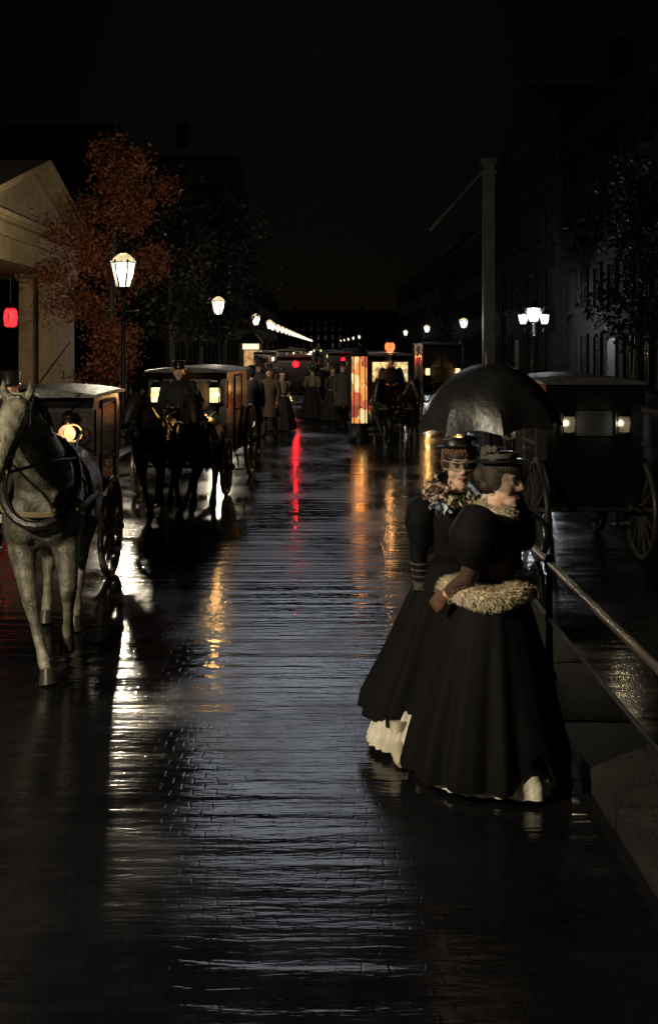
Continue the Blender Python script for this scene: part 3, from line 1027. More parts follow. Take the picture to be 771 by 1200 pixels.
def horse(label, loc, rz, coat, mane, strap, size=1.0, mirror=False, group=None, rosette=True):
    t = thing('horse', label, 'horse', loc, rz, group)
    t.scale = (-size if mirror else size, size, size)
    def use(n, me, mat):
        o = link(n, me.copy(), mat, t)
        return o
    use('body', HB[0], M[coat])
    for h in HB[1]:
        use('hoof', h, M['hoof'])
    use('mane', HB[2], M[mane])
    use('tail', HB[3], M[mane])
    # bridle: cheek pieces, brow band, nose band, bit rings, blinkers
    br = MB()
    def ring(c, rx, ry, n_, tilt, r=.012, wd=1.8):
        pts = []
        for k in range(17):
            a = 2 * PI * k / 16
            v = Vector((rx * math.cos(a), ry * math.sin(a), 0))
            pts.append(Vector(c) + Euler(tilt).to_matrix() @ v)
        br.tube(pts, r, 6, False)
    ring((-.18, -.57, 1.60), .094, .094, 16, (R(28), R(10), 0))
    ring((-.115, -.42, 1.86), .122, .125, 16, (R(35), R(12), 0))
    for s in (-1, 1):
        br.tube([(-.11 + s * .118, -.40, 1.86), (-.15 + s * .112, -.47, 1.72), (-.18 + s * .092, -.56, 1.60), (-.2 + s * .075, -.61, 1.48)], .012, 6)
        br.box((-.12 + s * .128, -.47, 1.79), (.012, .10, .09), (R(-30), 0, s * R(12)), 0.004)
    br.build('bridle', M['leather'], t)
    bt = MB()
    for s in (-1, 1):
        bt.torus((-.2 + s * .078, -.615, 1.47), .026, .006, 14, 5, 'x')
    bt.build('bit', M['brass'], t)
    # collar round the base of the neck, breast strap, girth, back strap
    cl = MB()
    pts = []
    for k in range(25):
        a = 2 * PI * k / 24
        x = .285 * math.cos(a)
        u = .36 * math.sin(a)
        pts.append((x, .02 + .62 * u + .04, 1.33 + .80 * u))
    cl.tube(pts, .034, 8, False)
    cl.build('collar', M['leather'], t)
    bs = MB()
    pts = []
    for k in range(21):
        a = PI * (-0.02 - 1.0 * k / 20) if False else PI + PI * k / 20
        pts.append((.33 * math.cos(a), .14 + .245 * math.sin(a) * 1.0 - 0.0, 1.13 + .02 * math.cos(2 * a)))
    pts = [(-.34, .9, 1.12)] + pts + [(.34, .9, 1.12)]
    bs.tube(pts, .022, 6)
    bs.build('breast_strap', M[strap], t)
    gs = MB()
    pts = [(.325 * math.cos(2 * PI * k / 24), .62, 1.125 + .375 * math.sin(2 * PI * k / 24)) for k in range(25)]
    gs.tube(pts, .025, 6, False)
    gs.tube([(0, .62, 1.5), (0, 1.0, 1.5), (0, 1.4, 1.5), (0, 1.6, 1.38)], .018, 6)
    gs.tube([(-.3, 1.35, 1.12), (-.26, 1.58, 1.12), (0, 1.70, 1.14), (.26, 1.58, 1.12), (.3, 1.35, 1.12)], .022, 6)
    gs.build('girth', M['leather'], t)
    rn = MB()
    for s in (-1, 1):
        rn.tube([(-.2 + s * .078, -.61, 1.47), (-.06 + s * .17, -.25, 1.50), (s * .25, .10, 1.48), (s * .2, .65, 1.55), (s * .14, 1.5, 1.56), (s * .1, 2.1, 1.45)], .012, 6)
    rn.build('reins', M['leather'], t)
    if rosette:
        MB().ball((.30, -.03, 1.16), (.05, .03, .05), 12, 8).build('rosette', M['brass'], t)
    return t


GX, GY = X(47, 7.25), 7.25
gh = horse('grey horse in black harness trotting toward the viewer on the left', (GX, GY, 0), R(7), 'grey_horse', 'mane_pale', 'strap')
gh.scale = (0.92, 1.0, 1.0)
PXC = -2.15
hor0 = horse('dark bay horse of the carriage pair, nearer the street lamp', (PXC - .24, 14.05, 0), R(-4), 'dark_horse', 'mane_dark', 'leather', .84)
horse('dark bay horse of the carriage pair, on the side of the big wheels', (PXC + .36, 13.9, 0), R(-4), 'dark_horse', 'mane_dark', 'leather', .84, mirror=True)


# ------------------------------------------------------------------ carriages
def wheel(parent, c, r, n_sp=12):
    w_ = MB()
    c = Vector(c)
    w_.torus(c, r - .045, .030, 40, 8, 'x', 0.9)
    w_.tube([c + Vector((-.11, 0, 0)), c + Vector((.11, 0, 0))], [.05, .05], 10)
    w_.tube([c + Vector((-.05, 0, 0)), c + Vector((.05, 0, 0))], [.085, .085], 12)
    for k in range(n_sp):
        a = 2 * PI * k / n_sp + .1
        d = Vector((0, math.cos(a), math.sin(a)))
        w_.tube([c + d * .06, c + d * (r * .5), c + d * (r - .05)], [.026, .019, .016], 6)
    o = w_.build('wheel', M['wheel'], parent)
    MB().torus(c, r - .010, .012, 48, 6, 'x', 2.4).build('tyre', M['tyre'], o)
    MB().tube([c + Vector((-.13, 0, 0)), c + Vector((.13, 0, 0))], [.03, .03], 8).build('hub_cap', M['brass'], o)
    return o


def side_lamp(parent, c, mat, round_=False):
    c = Vector(c)
    h = MB()
    if round_:
        h.torus(c + Vector((0, -.05, 0)), .085, .018, 20, 6, 'x')
        h.bm.transform(Matrix.Translation(c) @ Matrix.Rotation(R(90), 4, 'Z') @ Matrix.Translation(-c))
        h.lathe([(.03, .08), (.05, .11), (.05, .15), (.07, .16), (.02, .21)], c, 10)
        h.tube([c + Vector((0, 0, -.08)), c + Vector((0, 0, -.26))], [.025, .018], 8)
        h.ball(c + Vector((0, .05, 0)), (.085, .045, .085))
    else:
        h.box(c + Vector((0, .085, 0)), (.17, .03, .24), bevel=.005)
        for s in (-1, 1):
            for q in (-1, 1):
                h.tube([c + Vector((s * .075, q * .075, -.12)), c + Vector((s * .085, q * .085, .12))], .010, 5)
        h.lathe([(.135, .115), (.11, .14), (.06, .19), (.06, .23), (.075, .24), (.02, .28)], c, 4, rot=PI / 4)
        h.lathe([(.02, -.30), (.035, -.22), (.04, -.17), (.11, -.145), (.12, -.115)], c, 4, rot=PI / 4)
    o = h.build('side_lamp', M['lacquer'], parent)
    if round_:
        MB().ball(c + Vector((0, -.05, 0)), (.08, .05, .08), 16, 10).build('lens', mat, o)
        flame(OIL, parent, c + Vector((0, -.05, 0)))
    else:
        MB().box(c + Vector((0, -.005, 0)), (.135, .135, .22)).build('lens', mat, o, 0)
        flame(CANDLE, parent, c + Vector((0, -.01, 0)))


def carriage(name, label, loc, W=1.2, front=.35, back=2.35, zb=.55, zt=1.86, wheels=((0, .43), (2.4, .63)), lamp_x=.47, lamp_z=1.52, lamp_mat='cab_lamp', box_seat=True,
             lit_windows=False, roof_lamp=None, round_lamp=False, rz=0.0, lamps=(-1, 1), pole=True, tail=None, group=None):
    t = thing(name, label, 'carriage', loc, rz, group)
    hw = W / 2
    # curved side profile (y, z)
    prof = [(front, zb + .28), (front + .12, zb + .08), (front + .4, zb), (back - .35, zb), (back - .06, zb + .15), (back, zb + .55), (back, zt - .12), (back - .08, zt), (front + .06, zt), (front, zt - .1)]
    MB().prism(prof, 'x', -hw, hw).build('body', M['lacquer'], t, 30)
    # roof with overhang, slightly domed
    rf = []
    n = 10
    for y in (front - .10, front + .1, (front + back) / 2, back - .1, back + .06):
        edge = -.012 if y in (front - .10, back + .06) else 0.0
        top = [((-1 + 2 * i / n) * (hw + .05), y, zt + .012 + .055 * (1 - (-1 + 2 * i / n) ** 2) + .03 + edge) for i in range(n + 1)]
        bot = [((1 - 2 * i / n) * (hw + .05), y, zt + .006) for i in range(n + 1)]
        rf.append(top + bot)
    MB().loft(rf).build('roof', M['roof_cloth'], t, 30)
    # side doors with windows
    for s in (-1, 1):
        yc = (front + back) / 2 + .05
        d = MB()
        for q in (-1, 1):
            d.box((s * (hw + .006), yc + q * .33, (zt + zb) / 2), (.022, .035, zt - zb - .12))
            d.box((s * (hw + .006), yc, (zt + zb) / 2 + q * (zt - zb - .12) / 2), (.020, .62, .035))
        d.box((s * (hw + .006), yc, zb + (zt - zb) * .52), (.0205, .625, .03))
        do = d.build('door', M['joinery'], t, 0)
        MB().box((s * (hw + .003), yc, zb + (zt - zb) * .74), (.012, .56, (zt - zb) * .36)).build('pane', M['pane'], do, 0)
        MB().tube([(s * (hw + .03), yc - .27, zb + .62), (s * (hw + .03), yc - .17, zb + .62)], .013, 6).build('handle', M['brass'], do)
        # front corner window strip
        MB().box((s * (hw + .004), front + .20, zb + (zt - zb) * .74), (.014, .22, (zt - zb) * .34)).build('quarter_light', M['pane'], t, 0)
        MB().tube([(s * (hw - .03), yc - .1, zb), (s * (hw + .02), yc - .1, .38), (s * (hw + .02), yc - .1, .26)], .012, 6).box((s * (hw + .04), yc - .1, .25), (.2, .28, .02), bevel=.005).build('step', M['iron'], t)
    # front panes
    for s in (-1, 1):
        w0 = hw - .14
        MB().box((s * (w0 / 2 + .02), front - .004, zb + (zt - zb) * .73), (w0 - .05, .016, (zt - zb) * .34)).build('front_window', M['bus_window' if lit_windows else 'pane'], t, 0)
    # axles, springs, perch
    ch = MB()
    for (y, r) in wheels:
        ch.tube([(-hw - .06, y, r), (hw + .06, y, r)], .028, 8)
        for s in (-1, 1):
            for q in (-1, 1):
                ch.tube([(s * (hw - .12), y - .42, r + .06), (s * (hw - .12), y, r + .06 + q * .07), (s * (hw - .12), y + .42, r + .06)], [.014, .024, .014], 6)
    y0 = min(q[0] for q in wheels)
    y1 = max(q[0] for q in wheels)
    ch.tube([(0, y0 - .2, .5), (0, y1 + .2, .52)], .04, 8)
    if len(wheels) > 1:
        ch.box((0, y0, .62), (.5, .5, .14), bevel=.03)
        for s in (-1, 1):
            ch.tube([(s * .2, y0, .62), (s * .25, y0 + .3, .82), (s * .3, front + .05, zb + .25)], .03, 8)
    ch.build('undercarriage', M['iron'], t)
    for (y, r) in wheels:
        for s in (-1, 1):
            wheel(t, (s * (hw + .06), y, r), r, 14 if r > .5 else 12)
    if box_seat:
        bx = MB().box((0, .02, 1.02), (.78, .42, .10), bevel=.03).box((0, .06, .85), (.66, .34, .26), bevel=.03)
        bx.build('driver_seat', M['leather'], t)
        MB().box((0, -.42, .72), (.74, .5, .03), (R(18), 0, 0)).box((0, -.66, .92), (.74, .03, .36), (R(-20), 0, 0), .01).build('footboard', M['lacquer'], t, 0)
    if pole:
        if len(wheels) > 1 and box_seat:
            MB().tube([(0, y0, .60), (0, -.9, .66), (0, -2.2, .84)], [.045, .04, .03], 8).build('pole', M['wheel'], t)
    for s in lamps:
        side_lamp(t, (s * lamp_x, front - .13, lamp_z), M[lamp_mat], round_lamp)
    if roof_lamp:
        rr = roof_lamp
        o = MB().lathe([(.09, zt + .05), (.10, zt + .09), (.05, zt + .1)], (0, front + .1, 0), 10).lathe([(.12, zt + .33), (.09, zt + .38), (.02, zt + .43)], (0, front + .1, 0), 10).build('roof_lamp', M['iron'], t)
        MB().lathe([(.07, zt + .10), (.12, zt + .18), (.12, zt + .28), (.08, zt + .335)], (0, front + .1, 0), 10).build('lens', M[rr], o)
        flame(ORANGELIGHT, t, (0, front + .1, zt + .22))
    if tail:
        tx, tz = tail
        o = MB().box((tx, back + .05, tz), (.2, .08, .22), bevel=.01).lathe([(.06, tz + .1), (.03, tz + .2)], (tx, back + .05, 0), 8).build('tail_lamp', M['iron'], t)
        MB().tube([(tx, back + .09, tz), (tx, back + .19, tz)], [.13, .11], 16).build('lens', M['red_lamp'], o)
        flame(REDLIGHT, t, (tx, back + .14, tz))
    return t


car0 = carriage('carriage', 'black four-wheeled carriage with two lit lamps behind a pair of dark horses', (PXC, 15.75, 0), W=1.24, lamp_x=.46, rz=R(-5))
remat(car0, {'wheel': M['wheel_pale']})
cab = carriage('cab', 'black two-wheeled cab with one round lamp behind the grey horse', (-2.72, 9.55, 0), W=1.12, front=.1, back=1.35, zb=.50, zt=1.80, wheels=((.62, .50),), lamp_x=.36, lamp_z=1.48,
               lamp_mat='cab_lamp_hot', box_seat=False, round_lamp=True, lamps=(1,), pole=False)
sh = MB()
for s in (-1, 1):
    sh.tube([(s * .48, .7, .62), (s * .46, -.1, .78), (s * .42 + .33, -.9, .98), (s * .40 + .62, -2.0, 1.02)], [.035, .035, .032, .025], 8)
sh.build('shafts', M['wheel'], cab)
MB().box((0, -.22, .70), (.9, .5, .03), (R(14), 0, 0)).box((0, -.45, .92), (.9, .03, .42), (R(-14), 0, 0), .01).build('dashboard', M['lacquer'], cab, 0)
MB().box((-.15, -.05, 1.02), (.5, .30, .08), bevel=.02).build('driver_seat', M['leather'], cab)

OMB = 25.0
carriage('omnibus', 'horse omnibus with orange roof lamp and two lit front windows in the middle distance', (X(457, OMB), OMB - .3, 0), W=1.15, front=.3, back=3.4, zb=.6, zt=2.02,
         wheels=((.1, .42), (2.6, .60)), lamp_x=.50, lamp_z=1.05, lit_windows=True, roof_lamp='orange_lamp', lamps=())
for s, lab in ((-1, 'dark horse pulling the omnibus, beside the lit advertising column'), (1, 'dark horse pulling the omnibus, on the side of the women')):
    horse(lab, (X(457, OMB) + s * .3, OMB - 2.0, 0), 0, 'dark_horse', 'mane_dark', 'strap', .78, mirror=(s > 0))
carriage('omnibus', 'far dark omnibus behind the umbrella with an unlit front', (4.0, 34, 0), W=1.3, front=.3, back=3.4, zb=.6, zt=2.3, wheels=((.1, .42), (2.6, .60)), lamp_x=.5, lamp_z=1.4)
carriage('carriage', 'far carriage seen from behind with a round red tail lamp', (X(345, 36), 36 + 2.4, 0), rz=PI, lamps=(), tail=(-.05, 1.62), pole=False)
wc = carriage('cab', 'dark waiting cab seen from behind with two dim rear lanterns beyond the railing', (2.83, 10.7 + 1.95, 0), W=.98, front=.2, back=1.95, zb=.5, zt=1.88, wheels=((0, .42), (1.75, .55)), rz=PI, lamps=(), pole=False)
for s in (-1, 1):
    o = MB().lathe([(.03, 1.33), (.055, 1.37), (.06, 1.40)], (s * .285, 2.06, 0), 8).tube([(s * .285 - .06, 2.06, 1.385), (s * .285 - .066, 2.06, 1.58)], .008, 5).tube([(s * .285 + .06, 2.06, 1.385), (s * .285 + .066, 2.06, 1.58)], .008, 5).lathe([(.072, 1.56), (.05, 1.60), (.015, 1.64)], (s * .285, 2.06, 0), 8).tube([(s * .285, 1.94, 1.38), (s * .285, 2.06, 1.36)], .015, 6).build('rear_lantern', M['lacquer'], wc)
    MB().box((s * .285, 1.985, 1.48), (.15, .012, .24), bevel=.003).build('light_shield', M['lacquer'], wc, 0)  # added plate that keeps the lantern light off the cab's rear panel
    MB().lathe([(.052, 1.40), (.056, 1.48), (.052, 1.56)], (s * .285, 2.06, 0), 8).build('lens', M['dim_lamp'], o, 0)
    flame(DIM, wc, (s * .285, 2.06, 1.48))
MB().box((0, 1.952, 1.48), (.40, .02, .26)).build('rear_window', M['pane'], wc, 0)
remat(wc, {'wheel': M['joinery'], 'tyre': M['iron']})
horse('dark horse of the waiting cab beyond the railing', (2.83, 10.7 + 1.95 + 1.95, 0), PI, 'dark_horse', 'mane_dark', 'leather', .9)
carriage('carriage', 'farthest carriage seen from behind with a small red tail lamp', (X(398, 52), 52 + 2.4, 0), rz=PI, lamps=(), tail=(-.18, 1.55), pole=False)


for px, Y in ((310, 56), (332, 72), (350, 92), (392, 70), (410, 90), (340, 120), (372, 135)):
    far = dup(car0, (X(px, Y), Y, 0), 0, 'far carriage with two small lit lamps in the traffic at the end of the street', 'far carriages')
    dup(hor0, (X(px, Y), Y - 1.9, 0), 0, 'far dark horse drawing a carriage in the traffic at the end of the street', 'far horses')


# ------------------------------------------------------------------ people
def head_pieces(b, c, yaw, pitch=0.0, s=1.0):
    """head facing -Y before rotation; adds skull, jaw, nose, ears to builder b; returns the matrix"""
    mt = Matrix.Translation(c) @ Matrix.Rotation(yaw, 4, 'Z') @ Matrix.Rotation(pitch, 4, 'X') @ Matrix.Diagonal((s, s, s, 1))
    h = MB()
    h.ball((0, .018, .045), (.074, .094, .088), 20, 14)
    h.ball((0, -.020, -.010), (.062, .066, .085), 18, 12)
    h.ball((0, -.045, -.070), (.040, .038, .034), 14, 10)
    h.ball((0, -.068, -.088), (.020, .016, .016), 10, 8)
    for q in (-1, 1):
        h.ball((q * .036, -.052, -.015), (.030, .028, .030), 12, 8)
        h.ball((q * .076, .012, .005), (.010, .018, .030), 10, 8)
        h.ball((q * .030, -.074, .045), (.026, .012, .008), 10, 6)
    h.tube([(0, -.080, .040), (0, -.094, .018), (0, -.108, -.008), (0, -.094, -.017)], [.009, .011, .014, .009], 10)
    for q in (-1, 1):
        h.ball((q * .012, -.092, -.012), (.009, .010, .008), 8, 6)
    h.tube([(0, .030, -.06), (0, .035, -.13), (0, .03, -.20)], [.052, .050, .062], 14)
    h.bm.transform(mt)
    tmp = bpy.data.meshes.new('t')
    h.bm.to_mesh(tmp)
    h.bm.free()
    b.bm.from_mesh(tmp)
    bpy.data.meshes.remove(tmp)
    return mt


def hand_pieces(b, wrist, direction, palm_n, curl=0.6, side=1, s=1.0):
    """palm, four fingers with two bends each and a thumb"""
    d = Vector(direction).normalized()
    nrm = Vector(palm_n)
    nrm = (nrm - d * nrm.dot(d)).normalized()
    sd = d.cross(nrm).normalized() * side
    wv = Vector(wrist)
    pc = wv + d * .045 * s
    b.loft([[wv + d * f * s + sd * wx * s * math.cos(2 * PI * k / 10) + nrm * wy * s * math.sin(2 * PI * k / 10) for k in range(10)]
            for f, wx, wy in ((-.01, .026, .019), (.02, .034, .017), (.06, .041, .015), (.088, .039, .012))])
    for i, (off, ln) in enumerate(((-.029, .070), (-.010, .080), (.010, .075), (.028, .058))):
        p = wv + d * .078 * s + sd * off * s
        dd = d.copy()
        pts = [p]
        ax = dd.cross(nrm)
        for q, f in enumerate((.45, .3, .25)):
            ang = curl * (0.5 + .35 * q)
            dd = (dd * math.cos(ang) + nrm * math.sin(ang)).normalized()
            nn = (nrm - dd * nrm.dot(dd))
            pts.append(pts[-1] + dd * ln * f * s)
        b.tube(pts, [.0092 * s, .0088 * s, .008 * s, .006 * s], 8)
    p = wv + d * .025 * s - sd * .028 * s
    t1 = (d * .6 - sd * .7 + nrm * .4).normalized()
    t2 = (d * .75 + nrm * .65 - sd * .1).normalized()
    b.tube([p, p + t1 * .035 * s, p + t1 * .035 * s + t2 * .032 * s], [.013 * s, .0105 * s, .007 * s], 8)


def face_parts(parent, mt, hair='hair', lips=True):
    """eyes, lips and brows on the head"""
    for q in (-1, 1):
        e = MB().ball((q * .030, -.0765, .022), (.0155, .010, .0095), 12, 8)
        e.bm.transform(mt)
        eo = e.build('eye', M['eye_white'], parent)
        e = MB().ball((q * .030, -.0835, .022), (.0075, .005, .0078), 10, 8)
        e.bm.transform(mt)
        e.build('iris', M['iris'], eo)
        e = MB().tube([(q * .012, -.086, .043), (q * .03, -.087, .049), (q * .048, -.075, .043)], [.004, .0045, .0025], 6)
        e.tube([(q * .014, -.0845, .031), (q * .03, -.0885, .0345), (q * .046, -.079, .029)], [.003, .004, .003], 6)
        e.bm.transform(mt)
        e.build('eyebrow', M[hair], parent)
    if lips:
        l = MB().tube([(-.023, -.074, -.046), (-.01, -.0845, -.043), (0, -.086, -.045), (.01, -.0845, -.043), (.023, -.074, -.046)], [.0015, .004, .0038, .004, .0015], 8)
        l.tube([(-.02, -.075, -.048), (0, -.0855, -.054), (.02, -.075, -.048)], [.0015, .0055, .0015], 8)
        l.bm.transform(mt)
        l.build('lips', M['lips'], parent)


def ring_pts(c, rx, ry, n=40, folds=0, amp=0.0, ph=0.0, tilt=(0, 0)):
    out = []
    for k in range(n):
        a = 2 * PI * k / n
        m = 1 + amp * (math.sin(folds * a + ph) + .45 * math.sin(folds * 1.7 * a + ph * 2.1))
        x, y = rx * m * math.cos(a), ry * m * math.sin(a)
        out.append((c[0] + x, c[1] + y, c[2] + tilt[0] * x + tilt[1] * y))
    return out


def bell(levels, n=72, folds=13, ph=0.0):
    """levels: (cx, cy, z, rx, ry, fold amplitude, tilt_x, tilt_y)"""
    return MB().loft([ring_pts(l[:3], l[3], l[4], n, folds, l[5], ph, l[6:8] if len(l) > 6 else (0, 0)) for l in levels])


def fur(name, mat, parent, pts, rad, n_tuft, ln, seed=1, closed=True):
    """a thick fur band: a soft tube with many short tufts"""
    rnd = random.Random(seed)
    b = MB()
    P = [Vector(p) for p in pts]
    b.tube(P, rad, 10)
    m = len(P) - 1
    rads = rad if hasattr(rad, '__len__') else [rad] * len(P)
    for i in range(n_tuft):
        f = rnd.random() * m
        k = min(int(f), m - 1)
        c = P[k].lerp(P[k + 1], f - k)
        r0 = rads[k] + (rads[k + 1] - rads[k]) * (f - k)
        d = (P[k + 1] - P[k]).normalized()
        u = d.orthogonal().normalized()
        u = Matrix.Rotation(rnd.uniform(0, 2 * PI), 3, d) @ u
        base = c + u * r0 * .8
        tip = c + (u + Vector((rnd.uniform(-.4, .4), rnd.uniform(-.4, .4), rnd.uniform(-.7, .3)))).normalized() * (r0 + ln * rnd.uniform(.5, 1.2))
        b.tube([base, tip], [ln * .13, ln * .02], 3, False)
    return b.build(name, mat, parent, 60)


def upper_body(b, sh_z, waist_z, sx=.17, depth=.11):
    b.loft([ring_pts((0, 0, z), rx, ry, 20) for z, rx, ry in ((waist_z - .12, .15, .12), (waist_z, .115, .095), (waist_z + .13, .14, .115), (sh_z - .13, .165, .125), (sh_z - .03, .16, .10), (sh_z + .03, .09, .07))])


# ---- woman facing the viewer (behind)
def woman_front():
    loc = (X(533, 6.05), 6.05, 0)
    t = thing('person', 'woman in black with pale ruffled collar facing the viewer under the umbrella', 'woman', loc)
    b = MB()
    mt = head_pieces(b, (.02, -.02, 1.575), R(4), R(3), 1.12)
    upper_body(b, 1.37, 1.07)
    # her right arm (left in view) hangs and gathers the skirt; her left arm links behind her friend
    sh, el, wr = Vector((-.16, 0, 1.33)), Vector((-.215, .0, 1.07)), Vector((-.205, -.08, .86))
    b.tube([sh, (sh + el) / 2, el, (el + wr) / 2, wr], [.055, .048, .040, .036, .025], 10)
    sl, ell, wl = Vector((.16, 0, 1.33)), Vector((.21, .05, 1.08)), Vector((.12, -.13, 1.02))
    b.tube([sl, (sl + ell) / 2, ell, (ell + wl) / 2, wl], [.055, .048, .040, .036, .025], 10)
    hand_pieces(b, wr, (.02, -.1, -1), (.9, -.1, .1), .75, 1)
    hand_pieces(b, wl, (-.6, -.6, -.1), (.1, .2, -1), .6, -1)
    for q, (dx, dy, dz) in enumerate(((-.32, -.34, 0), (.06, .10, 0))):
        b.tube([(dx * .3, dy * .1, .95), (dx * .6, dy * .35, .5), (dx * .8, dy * .6, .26)], [.085, .06, .045], 10)
    link('body', fuse(b, .0065, 2), M['skin'], t)
    face_parts(t, mt)
    # bodice with standing collar
    MB().loft([ring_pts((0, 0, z), rx, ry, 28) for z, rx, ry in ((1.0, .150, .125), (1.07, .128, .108), (1.16, .145, .122), (1.27, .172, .142), (1.35, .172, .118), (1.395, .10, .085), (1.43, .062, .060))]).build('bodice', M['black_wool'], t, 60)
    for s, A, B_, C_ in ((-1, sh, el, wr), (1, sl, ell, wl)):
        sv = MB()
        sv.tube([A + Vector((-s * .06, 0, .03)), A + Vector((-s * .01, 0, .02)), A + Vector((s * .03, 0, -.02)), A + Vector((s * .04, 0, -.09)), A.lerp(B_, .7), B_, B_.lerp(C_, .5), C_], [.04, .085, .105, .10, .07, .052, .044, .035], 16).ball(A + Vector((s * .02, 0, -.02)), (.105, .10, .10), 16, 10)
        sv.build('sleeve', M['black_wool'], t, 60)
        gl = MB().tube([C_ + (B_ - C_) * .22, C_], [.044, .033], 12)
        for q in range(5):
            c_ = C_.lerp(B_, .1 + .16 * q)
            gl.torus(c_, .043 + .002 * q, .006, 14, 5, 'z')
        gl.build('cuff', M['coat_grey'], t)
    # skirt swings to her right (left in view), lifted clear of the petticoat
    bell([(0, 0, 1.07, .125, .108, 0), (-.01, 0, .98, .19, .165, .01), (-.04, .0, .78, .255, .215, .02), (-.09, .01, .5, .325, .25, .035), (-.155, -.03, .27, .385, .29, .05, .02, .10), (-.165, -.04, .19, .392, .30, .055, .05, .12), (-.165, -.04, .21, .36, .27, .05, .05, .12)], 96, 11, .4).build('skirt', M['black_wool'], t, 70)
    bell([(-.10, 0, .5, .20, .17, .01), (-.22, -.08, .25, .21, .21, .03), (-.30, -.17, .04, .225, .25, .045), (-.30, -.17, .055, .20, .22, .04)], 130, 25, 1.0).build('petticoat', M['petticoat'], t, 70)
    for dx, dy in ((-.36, -.36), (.06, .06)):
        MB().tube([(dx, dy + .06, .19), (dx, dy + .05, .09), (dx, dy - .02, .045), (dx, dy - .10, .035), (dx, dy - .15, .028)], [.046, .046, .044, .036, .018], 12).box((dx, dy + .075, .022), (.05, .05, .044), bevel=.008).build('boot', M['pale_boot' if dx < 0 else 'boot'], t)
    # hair: waved fringe and sides
    hb = MB().ball((0, .030, .060), (.088, .100, .088), 20, 12)
    rnd = random.Random(5)
    for k in range(34):
        a = R(-165 + 150 * k / 33) if False else R(200 + 140 * k / 33)
        p = Vector((.078 * math.cos(a), .02 + .098 * math.sin(a) * .98, .085))
        hb.ball(p + Vector((rnd.uniform(-.004, .004), 0, rnd.uniform(-.012, .01))), (.016, .015, .018), 8, 6)
    for s in (-1, 1):
        hb.ball((s * .076, .0, .03), (.020, .045, .045), 10, 8)
    hb.ball((0, .10, .09), (.05, .045, .05))
    hb.bm.transform(mt)
    hb.build('hair', M['hair_auburn'], t)
    ht = MB().lathe([(.02, .100), (.105, .106), (.112, .112), (.10, .117), (.08, .119), (.078, .145), (.066, .152), (.01, .154)], (0, .035, 0), 24, 1.0, 1.0)
    for k in range(7):
        a = k * .9
        ht.tube([(.05, .03, .12), (.06 + .02 * math.cos(a), .03 + .03 * math.sin(a), .155), (.08 + .03 * math.cos(a), .03 + .05 * math.sin(a), .145)], [.008, .014, .004], 6)
    ht.bm.transform(mt @ Matrix.Rotation(R(-5), 4, 'X'))
    ht.build('hat', M['black_silk'], t)
    # net veil worn across the eyes
    vl = MB()
    ring = lambda z, o: [(.094 * math.cos(R(195 + 150 * k / 20)), .0 + (.108 + o) * math.sin(R(195 + 150 * k / 20)), z) for k in range(21)]
    vl.loft([ring(.085, 0), ring(.04, .004), ring(.004, .002)], False, False)
    vl.bm.transform(mt)
    vl.build('veil', M['net'], t, 60)
    ed = MB()
    ed.tube(ring(.004, .002), .0022, 5)
    ed.tube(ring(.046, .004), .0016, 5)
    ed.bm.transform(mt)
    ed.build('veil_edge', M['boa_cream'], t, 60)
    # ruffled boa: crumpled ribbons of cream, pink and pale blue over the shoulders
    for (nm, mat, cnt, cen, spread, seed) in (('ruffle', 'boa_cream', 46, (.03, -.09, 1.385), (.13, .05, .035), 3), ('ruffle', 'boa_pink', 40, (-.125, -.09, 1.43), (.055, .05, .055), 8), ('ribbon', 'boa_blue', 22, (-.10, -.12, 1.36), (.06, .04, .025), 12)):
        rnd = random.Random(seed)
        rb = MB()
        for k in range(cnt):
            c = Vector([cen[q] + rnd.gauss(0, .55) * spread[q] for q in range(3)])
            n_ = 9
            Rr = rnd.uniform(.018, .034)
            tl = Euler((rnd.uniform(0, 3), rnd.uniform(0, 3), rnd.uniform(0, 3))).to_matrix()
            lo, hi = [], []
            for q in range(n_):
                a = 4.6 * q / (n_ - 1)
                lo.append(c + tl @ Vector((Rr * .45 * math.cos(a), Rr * .45 * math.sin(a), 0)))
                hi.append(c + tl @ Vector((Rr * 1.25 * math.cos(a), Rr * 1.25 * math.sin(a), .012 * math.sin(3 * a))))
            rb.loft([lo, hi], False, False)
        rb.build(nm, M[mat], t, 60)
    return t


woman_front()


